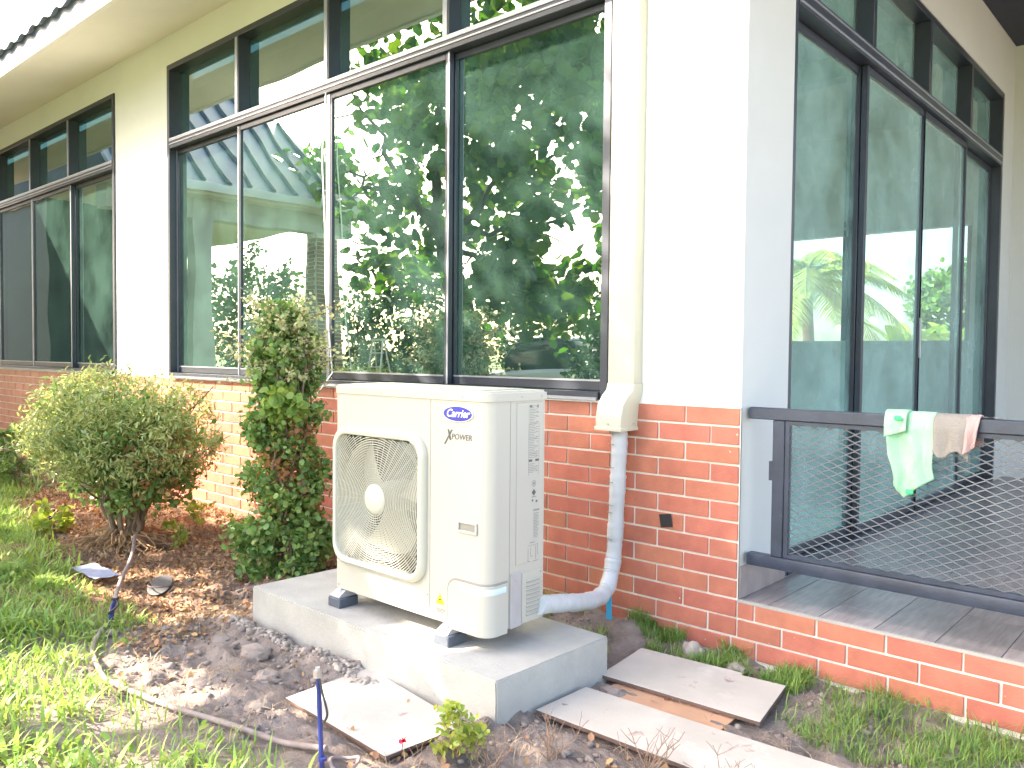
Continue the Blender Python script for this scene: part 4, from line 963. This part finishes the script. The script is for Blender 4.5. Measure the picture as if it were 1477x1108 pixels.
# loose tiles
def ltile(q, z, th, m, label, tilt=(0, 0), brk=None):
    P = brk or list(q); cx_ = sum(p[0] for p in q)/4; cy_ = sum(p[1] for p in q)/4
    o = MB().prism(P, z-th, z).build('paving_tile', m, None, (cx_, cy_, z)); bm = bmesh.new(); bm.from_mesh(o.data)
    bmesh.ops.bevel(bm, geom=[e for e in bm.edges if abs(e.verts[0].co.z) < .001 and abs(e.verts[1].co.z) < .001], offset=.0015, segments=1, affect='EDGES'); bm.to_mesh(o.data); bm.free()
    o.data.materials.append(TILEE)
    for p in o.data.polygons:
        if abs(p.normal.z) < .3: p.material_index = 1
    o.rotation_euler = (tilt[0], tilt[1], 0); tag(o, label, 'tile')
ltile(TILES[0], .022, .014, PAVE, 'pale rectangular loose tile left of the slab near the blue stake', (.01, -.01))
ltile(TILES[1], .034, .016, PAVE, 'smaller loose tile with a chipped far edge between slab and terrace plinth', (.012, .0), brk=[(-.299, -.699), (-.342, -.305), (.16, -.26), (.17, -.285), (.362, -.262), (.43, -.66)])
C3 = [(-.269, -1.175), (-.259, -.859), (.93, -.775), (.99, -1.10), (.3, -1.16)]
ltile(TILES[2], .03, .016, PAVE, 'long pale loose tile at the bottom edge right of the slab', (0, .008), brk=[(-.269, -1.175), (-.259, -.859), (.95, -.78), (.98, -1.13)])
ltile(((-.25, -.86), (-.22, -.67), (.32, -.63), (.33, -.83)), .008, .012, PAVER, 'orange tile half hidden under the two pale tiles on the right')

# hoses, stakes
def spl(pts_, k=8):
    pts_ = [Vector(p) for p in pts_]; out = []
    for i in range(len(pts_)-1):
        p0, p1, p2, p3 = pts_[max(i-1, 0)], pts_[i], pts_[i+1], pts_[min(i+2, len(pts_)-1)]
        for j in range(k): t_ = j/k; out.append(.5*((2*p1)+(p2-p0)*t_+(2*p0-5*p1+4*p2-p3)*t_**2+(3*p1-p0-3*p2+p3)*t_**3))
    return out+[pts_[-1]]
hp = [(-2.5, -1.95), (-2.28, -2.09), (-2.0, -2.17), (-1.79, -2.2), (-1.38, -2.15), (-1.03, -2.07), (-.8, -2.0), (-.675, -1.975), (-.58, -1.95)]
P0 = spl([(x, y, max(gz(x, y), -.005)+.025) for x, y in hp], 10); tag(MB().tube(P0, .0115, 10).build('hose', HOSE, smooth=True), 'dusty brown hose curving through the foreground from grass to the near stake', 'hose')
tag(MB().tube(spl([(-3.93, -1.186, .16), (-3.6, -1.35, .1), (-3.2, -1.58, .07), (-2.85, -1.76, .06), (-2.6, -1.88, .07)], 8), .012, 10).build('hose', HOSE, smooth=True), 'straight brown pipe leaning from the round shrub to the middle blue stake', 'hose')
tag(MB().tube(spl([(-5.2, -1.3, .05), (-4.95, -1.35, .03), (-4.75, -1.25, .03), (-4.55, -1.2, .06)], 8), .01, 8).build('hose', HOSE, smooth=True), 'short curved hose between the far blue stake and the round shrub', 'hose')
lp = [(-.5+.05*math.cos(t_), -1.93+.05*math.sin(t_), .02+.01*math.sin(t_*2)) for t_ in np.linspace(0, 5.8, 24)]; tag(MB().tube(lp, .006, 8).build('hose_loop', HOSE, smooth=True), 'small loop of thin hose at the foot of the near blue stake', 'hose')
def stake(x, y, h, label, lean=(0, 0), r=.008):
    t_ = thing('sprinkler_stake', (x, y, 0), label, 'stake', 'blue sprinkler stakes'); tx, ty = x+lean[0], y+lean[1]
    MB().tube([(x, y, -.05), (x+lean[0]*.7, y+lean[1]*.7, h*.72), (tx, ty, h*.93)], [r, r, r*.8], 8).build('stake_rod', BLUEP, t_, smooth=True)
    MB().tube([(tx, ty, h*.9), (tx, ty, h*.97)], r*1.7, 8).build('nozzle', STONE if h > .3 else BLACK, t_); MB().tube([(tx, ty, h*.97), (tx, ty, h)], r*.9, 8).build('nozzle_tip', GALV, t_)
    MB().tube(spl([(tx+r, ty, h*.9), (tx+r*3.2, ty, h*.78), (x+r*3.2, y, h*.6), (x+r*1.2, y, h*.5)], 6), r*.5, 6).build('feed_tube', BLACK, t_)
    MB().tube([(x, y, h*.12), (x, y, h*.15)], r*1.8, 8).build('collar', BLUEP, t_)
stake(-.53, -2.0, .36, 'tall blue sprinkler stake nearest the viewer at the bottom edge', (-.03, .0), .0085)
stake(-2.56, -1.91, .17, 'blue sprinkler stake in grass at the end of the leaning pipe', (.02, .03), .012)
stake(-5.2, -1.33, .2, 'furthest blue sprinkler stake, tilted, left of the round shrub', (.05, .02), .014)
mb = MB(); mb.grid([[(-3.78+.05*i, -1.66+.03*j, gz(-3.6, -1.58)+.05+.02*float(fbm(np.array([i*.9]), np.array([j*.8]), 2, 8))) for i in range(9)] for j in range(6)])
tag(mb.build('plastic_scrap', PAPER, smooth=True), 'crumpled pale plastic scrap on the ground left of the leaning pipe', 'litter')
ld = thing('garden_disc', (-3.0, -1.43, 0), 'small round black disc half buried in dry leaves near the slab', 'disc'); MB().tube([(-3.0, -1.43, .035), (-2.995, -1.44, .05)], .075, 20).build('disc_face', BLACK, ld); MB().tube([(-3.0+.072*math.cos(t_), -1.43+.072*math.sin(t_), .052) for t_ in np.linspace(0, 6.283, 21)], .004, 6).build('rim', TILEE, ld)

# ------------------------------------------------------------------ what the main windows reflect: the garden behind the camera
TB = thing('round_leaf_tree', (-6.55, -5.0, 0), 'large tree with round leaves reflected in the big window', 'tree')
tr = MB(); trunk = limb(tr, (-6.5, -5.0, -.1), (-7.15, -5.0, 2.35), .19, .14, .05, 8, 12); limb(tr, (-7.15, -5, 2.3), (-7.7, -5, 3.6), .13, .09, .08, 6, 9); limb(tr, (-7.7, -5, 3.5), (-7.5, -5.1, 6.3), .09, .03, .12, 8, 8)
for e_ in ((-5.6, -4.9, 4.6), (-9.6, -5.2, 4.4), (-8.8, -4.2, 5.6), (-6.4, -5.8, 5.8), (-5.0, -4.8, 3.3), (-10.8, -5.3, 4.9), (-6.0, -4.5, 2.6), (-8.9, -5.2, 2.9)):
    b_ = random.choice([(-7.15, -5, 2.3), (-7.5, -5, 3.2), (-7.7, -5, 3.6)]); p_ = limb(tr, b_, e_, .06, .015, .12, 7, 7)
    for j in range(5): q_ = p_[random.randint(3, 7)]; limb(tr, q_, q_+Vector((random.uniform(-.9, .9), random.uniform(-.6, .6), random.uniform(-.5, .6))), .018, .005, .15, 5, 5)
tr.build('trunk', BARKD, TB, smooth=True)
bl = [((-7.6, -5.2, 4.9), (1.9, 1.4, 1.5), 1500), ((-5.3, -4.9, 3.5), (1.0, .8, .8), 420), ((-5.6, -4.9, 4.9), (1.3, 1.1, 1.3), 1150), ((-5.7, -4.9, 2.55), (1.0, .8, .75), 850), ((-6.3, -5.3, 6.5), (2.2, 1.6, 1.0), 800),
      ((-9.6, -5.2, 4.5), (1.0, .9, .7), 330), ((-8.7, -5.1, 3.0), (.8, .7, .45), 200), ((-11.2, -5.3, 4.9), (.9, .6, .5), 90), ((-9.4, -5.6, 6.2), (1.4, 1.0, .8), 420), ((-4.6, -4.8, 5.9), (1.0, .9, .8), 420)]
pp = np.concatenate([clumps(n, c_, r__, max(8, n//16), .42, .35) for c_, r__, n in [(a_, b_, int(n_*1.3)) for a_, b_, n_ in bl]])
SN = np.array(SUN[:])           # gaps in the crown that let the low sun through
for (tx_, ty_, tz_, tr_) in ((-1.75, -1.28, .2, .07), (-1.3, -1.32, .2, .09), (-.95, -1.34, .2, .09), (-.78, -1.24, .3, .09), (-1.42, -1.24, .62, .10), (-1.15, -1.22, .42, .10), (-4.7, 0, .6, .6), (-5.4, 0, .9, .7), (-4.1, 0, .35, .3), (-4.9, -1.4, 1.0, .45),
                             (-1.0, -1.6, 0, .12), (-.6, -1.3, .15, .06), (-2.4, -1.4, 0, .25), (-3.3, -1.5, 0, .35), (-1.9, -2.3, 0, .4)):
    dd = pp-np.array((tx_, ty_, tz_)); off_ = dd-(dd@SN)[:, None]*SN; pp = pp[np.linalg.norm(off_, axis=1) > tr_+.05]
o_ = np.argsort(-pp[:, 1]); sel = o_[:300]; rest = o_[300:]
leaves('foliage', pp[rest], .17, LBIG, TB, T_ROUND, .3, kind='stuff')
lm = bpy.data.meshes.new('leaf'); lm.from_pydata([tuple(v) for v in T_ROUND], [], [tuple(f_) for f_ in FQ]); lm.materials.append(LBIG)
Rm_ = rotm(300, .3)
for i, k in enumerate(sel):
    o = link('leaf', lm, TB, tuple(pp[k])); o.rotation_euler = Matrix(Rm_[i].T.tolist()).to_euler(); s_ = .17*random.uniform(.7, 1.3); o.scale = (s_, s_, s_)

def bush(name, c_, r__, n, size, m, label, cat='bush', trunk_r=.06, T=T_OVAL, group=None, k=None, cr=.3):
    t_ = thing(name, (c_[0], c_[1], 0), label, cat, group); mb = MB(); limb(mb, (c_[0], c_[1], -.1), (c_[0], c_[1], c_[2]-r__[2]*.2), trunk_r, trunk_r*.6, .06, 6, 8)
    for j in range(6): limb(mb, (c_[0], c_[1], c_[2]-r__[2]*.5), tuple(np.array(c_)+rng.normal(size=3)*np.array(r__)*.45), trunk_r*.5, .01, .1, 5, 6)
    mb.build('trunk', BARKD, t_); leaves('crown', clumps(n, c_, r__, k or max(20, n//30), cr, .45), size, m, t_, T, .3, kind='stuff'); return t_
bush('garden_bush', (-12.3, -8.3, 1.9), (1.9, 1.2, 1.7), 5200, .12, LHEDGE, 'dense dark bush behind the ladder, reflected in the big window', trunk_r=.08)
bush('garden_bush', (-15.8, -6.6, 2.0), (1.8, 1.4, 1.9), 4200, .13, LHEDGE, 'leafy bush seen between the carport columns in the window reflection')
bush('garden_bush', (-18.5, -4.0, 2.2), (2.2, 1.6, 2.1), 3600, .15, LHEDGE, 'furthest leafy bush beyond the carport in the window reflection')
bush('garden_bush', (-6.4, -8.3, 1.5), (1.2, .9, 1.2), 2600, .11, LHEDGE, 'low bush right of the parked car in the window reflection')
bush('garden_bush', (-9.9, -11.5, 1.7), (2.6, 1.0, 1.5), 4200, .14, LHEDGE, 'wide hedge bush behind the parked car in the window reflection')
bush('garden_bush', (-4.2, -9.5, 1.5), (1.3, 1.0, 1.3), 2600, .12, LHEDGE, 'bush at the right end of the window reflection')

# neighbour wing with metal roof and carport columns
NB = thing('neighbour_house', (-12.5, -4.0, 0), 'neighbouring carport house with blue grey metal roof reflected at the left window panes', 'house')
ez = 4.2; rz = 7.1; ya, yb = -6.2, -1.2; xe, xr = -10.75, -14.0
r_ = MB(); Pq = [(xe, yb, ez), (xe, ya, ez), (xr, ya+1.3, rz), (xr, yb, rz)]; r_.add(Pq+[(a, b, c-.08) for a, b, c in Pq], [(0, 1, 2, 3), (7, 6, 5, 4), (0, 4, 5, 1), (1, 5, 6, 2), (2, 6, 7, 3), (3, 7, 4, 0)])
Ph = [(xe, ya, ez), (-17.2, ya, ez), (xr, ya+1.3, rz)]; r_.add(Ph+[(a, b, c-.08) for a, b, c in Ph], [(0, 1, 2), (5, 4, 3), (0, 3, 4, 1), (1, 4, 5, 2), (2, 5, 3, 0)])
Pw = [(-17.2, ya, ez), (-17.2, yb, ez), (xr, yb, rz), (xr, ya+1.3, rz)]; r_.add(Pw+[(a, b, c-.08) for a, b, c in Pw], [(0, 1, 2, 3), (7, 6, 5, 4), (0, 4, 5, 1), (1, 5, 6, 2), (2, 6, 7, 3), (3, 7, 4, 0)])
nr_ = r_.build('roof', ROOFM, NB)
y = yb-.15
while y > ya+.1:
    t1 = 1 if y > ya+1.3 else (y-ya)/1.3
    e_ = (xe+(xr-xe)*t1, y, ez+(rz-ez)*t1); mb = MB(); mb.tube([(xe-.02, y, ez+.03), (e_[0], e_[1], e_[2]+.03)], .045, 5); mb.build('roof_rib_shade', RIBM, nr_); y -= .45
B('gutter', (xe-.02, ya-.05, ez-.16), (xe+.1, yb, ez-.02), WHITE, NB, .01); B('carport_ceiling', (-17.1, ya+.05, ez-.2), (xe-.03, yb-.05, ez-.14), SOFFIT, NB)
B('ceiling_beam', (-11.4, ya+.2, ez-.55), (-11.1, yb-.1, ez-.201), REVEAL, NB)
B('house_wall', (-17.0, -2.3, 0), (-13.2, -1.3, ez-.2), CEIL, NB)  # shade of the carport interior put into the dark wall colour
B('column', (-11.4, -3.05, 0), (-11.1, -2.72, ez-.551), REVEAL, NB)
B('column_core', (-11.38, -5.6, 0), (-11.0, -5.1, ez-.551), MORTAR, NB)
bmE = bpy.data.meshes.new('column_brick'); q_ = MB().box((0, 0, 0), (.235, .012, .06)); bmE.from_pydata(q_.v, [], q_.f); bmE.materials.append(OBRICK)
bmN = bpy.data.meshes.new('column_brick'); q_ = MB().box((0, 0, 0), (.012, .235, .06)); bmN.from_pydata(q_.v, [], q_.f); bmN.materials.append(OBRICK)
for k in range(48):
    z = .02+k*.074
    for j in range(2): link('column_brick', bmN, NB, (-10.999, -5.595+j*.25, z))
    if k % 1 == 0: link('column_brick', bmE, NB, (-11.32+(.04 if k % 2 else 0), -5.099, z))

# ladder and parked car behind the camera
LD = thing('step_ladder', (-11.0, -6.6, 0), 'aluminium step ladder standing by the bushes in the window reflection', 'ladder')
for s_ in (-1, 1):
    MB().tube([(-11.0+s_*.28, -6.35, 0), (-11.0+s_*.17, -6.6, 1.75)], .022, 6).build('rail', ALU, LD); MB().tube([(-11.0+s_*.28, -6.95, 0), (-11.0+s_*.17, -6.64, 1.75)], .018, 6).build('back_rail', ALU, LD)
for k in range(5): z = .3+k*.3; hw = .28-.11*z/1.75; B('step', (-11.0-hw, -6.38-z*.14-.04, z-.015), (-11.0+hw, -6.38-z*.14+.04, z+.015), ALU, LD)
B('top_step', (-11.2, -6.7, 1.75), (-10.8, -6.54, 1.79), ALU, LD)
CA = thing('parked_car', (-8.7, -9.3, 0), 'white pickup parked under the tree behind the camera, seen in reflection', 'car')
def carloft(secs, name, m, par):
    P0 = []
    for (x, zb_, zt_, hw, r_c) in secs:
        P0.append([(x, -9.3-hw, zb_), (x, -9.3-hw, zb_+(zt_-zb_)*.6), (x, -9.3-hw*.96, zt_-r_c), (x, -9.3-hw*.85, zt_), (x, -9.3+hw*.85, zt_), (x, -9.3+hw*.96, zt_-r_c), (x, -9.3+hw, zb_+(zt_-zb_)*.6), (x, -9.3+hw, zb_), (x, -9.3-hw, zb_)])
    mb = MB().grid(P0); mb.f.append(tuple(range(8))[::-1]); n_ = len(mb.v); mb.f.append(tuple(range(n_-9, n_-1))); return mb.build(name, m, par, smooth=True)
carloft([(-11.2, .5, .95, .78, .08), (-11.0, .42, 1.08, .86, .08), (-9.4, .4, 1.12, .88, .08), (-7.9, .4, 1.15, .88, .08), (-6.6, .42, 1.05, .87, .1), (-6.25, .5, .9, .78, .1)], 'body', CARW, CA)
carloft([(-9.5, 1.1, 1.5, .8, .1), (-9.3, 1.1, 1.78, .74, .08), (-8.4, 1.1, 1.84, .72, .08), (-7.9, 1.1, 1.76, .72, .08), (-7.2, 1.1, 1.2, .8, .05)], 'cabin', CARG, CA)
carloft([(-9.32, 1.76, 1.82, .73, .01), (-8.4, 1.83, 1.88, .71, .01), (-7.9, 1.74, 1.8, .71, .01)], 'cab_roof', CARW, CA)
for x in (-10.4, -7.2):
    for y in (-10.15, -8.45):
        wh = MB().tube([(x, y-.11, .37), (x, y+.11, .37)], .37, 24).build('wheel', TYRE, CA, smooth=True); MB().tube([(x, y-.115, .37), (x, y+.115, .37)], .2, 16).build('rim', ALU, wh)
for y in (-9.9, -8.7): B('headlight', (-6.33, y-.16, .78), (-6.2, y+.16, .92), PWHITE, CA, .01)

# ------------------------------------------------------------------ garden behind the house, seen through the green glass
BW = thing('boundary_wall', (-4, 16, 0), 'pale garden boundary wall behind the house seen through the green glass', 'wall')
B('wall_panel', (-14, 19, -.1), (4, 19.15, 1.75), FENCE, BW); B('wall_coping', (-14, 18.95, 1.75), (4, 19.2, 1.82), FENCE, BW)
def palm(x, y, zc, label):
    t_ = thing('coconut_palm', (x, y, 0), label, 'palm tree'); mb = MB(); mb.tube([(x, y, -.1), (x+.1, y, zc*.5), (x, y, zc)], [.17, .13, .11], 10); mb.build('trunk', BARK, t_, smooth=True)
    for k in range(17):
        a = k*2.4+.3; L_ = random.uniform(1.9, 2.5); el = random.uniform(-.1, 1.1); pts_ = []
        for i in range(13):
            s_ = i/12; hr = L_*(s_*math.cos(el*(1-s_*.3))); z = zc+L_*(s_*math.sin(el)-.75*s_*s_)
            pts_.append(Vector((x+hr*math.cos(a), y+hr*math.sin(a), z)))
        mb = MB(); mb.tube(pts_, [.018*(1-.8*i/12)+.003 for i in range(13)], 5); fr_o = mb.build('frond', LYEL, t_)
        V = []; F = []
        for i in range(1, 60):
            s_ = i/60*12; i0 = min(int(s_), 11); p_ = pts_[i0].lerp(pts_[i0+1], s_-i0); d = (pts_[i0+1]-pts_[i0]).normalized(); sd_ = d.cross(Vector((0, 0, 1))).normalized(); ll = .62*math.sin(math.pi*(.12+.8*i/60))
            for sg in (-1, 1):
                e_ = p_+(sd_*sg*.8+d*.55+Vector((0, 0, -.35-.2*random.random())))*ll; w_ = d*.016; k0 = len(V); mid = p_.lerp(e_, .5)+Vector((0, 0, .04)); V += [p_-w_, p_+w_, mid+w_*1.2, mid-w_*1.2, e_]; F += [(k0, k0+1, k0+2, k0+3), (k0+3, k0+2, k0+4, k0+4)]
        me = bpy.data.meshes.new('leaflets'); me.from_pydata([tuple(v-Vector(WL[t_.name])) for v in V], [], [f_ if f_[2] != f_[3] else f_[:3] for f_ in F]); me.materials.append(LPALM); o = bpy.data.objects.new('leaflets', me); C.objects.link(o); o.parent = fr_o; o['kind'] = 'stuff'; WL[o.name] = WL[t_.name]
palm(-5.45, 14, 3.15, 'coconut palm with drooping yellow green fronds seen through the left green pane')
def banana(x, y, h, label, n=6):
    t_ = thing('banana_plant', (x, y, 0), label, 'banana plant', 'banana plants behind the boundary'); mb = MB(); mb.tube([(x, y, -.1), (x, y, h*.5)], [.12, .08], 10); mb.build('trunk', LBAN, t_, smooth=True)
    for k in range(n):
        a = k*6.28/n+random.uniform(-.3, .3); L_ = h*.55*random.uniform(.85, 1.15); el = random.uniform(.75, 1.35); P0 = []
        for i in range(11):
            s_ = i/10; hr = L_*s_*math.cos(el)*(1+s_*.4); z = h*.48+L_*(s_*math.sin(el)-.3*s_*s_); w_ = .2*math.sin(math.pi*min(1, s_*.93+.05))**.6
            c_ = Vector((x+hr*math.cos(a), y+hr*math.sin(a), z)); sd_ = Vector((-math.sin(a), math.cos(a), 0)); P0.append([c_-sd_*w_+Vector((0, 0, w_*.4)), c_-sd_*w_*.5+Vector((0, 0, w_*.25)), c_, c_+sd_*w_*.5+Vector((0, 0, w_*.25)), c_+sd_*w_+Vector((0, 0, w_*.4))])
        MB().grid(P0).build('leaf', LBAN, t_, smooth=True)
banana(-4.0, 16.0, 2.75, 'banana plant right beside the palm, seen through the green glass')
banana(-2.9, 16.2, 2.7, 'middle banana plant seen through the green glass', 7)
banana(-2.2, 15.6, 2.8, 'rightmost banana plant seen through the green glass')
bush('mango_tree', (-4.1, 21, 3.0), (1.2, 1.0, 1.0), 2600, .2, LTREE, 'small dark round tree beside the banana plants behind the house', 'tree', .1)
bush('mango_tree', (-2.2, 22, 3.4), (2.0, 1.4, 1.6), 4600, .22, LTREE, 'larger bright green tree behind the banana plants at the right panes', 'tree', .14)
bush('mango_tree', (.3, 21, 3.2), (1.6, 1.2, 1.5), 3000, .22, LTREE, 'bright green tree furthest right behind the last green pane', 'tree', .12)
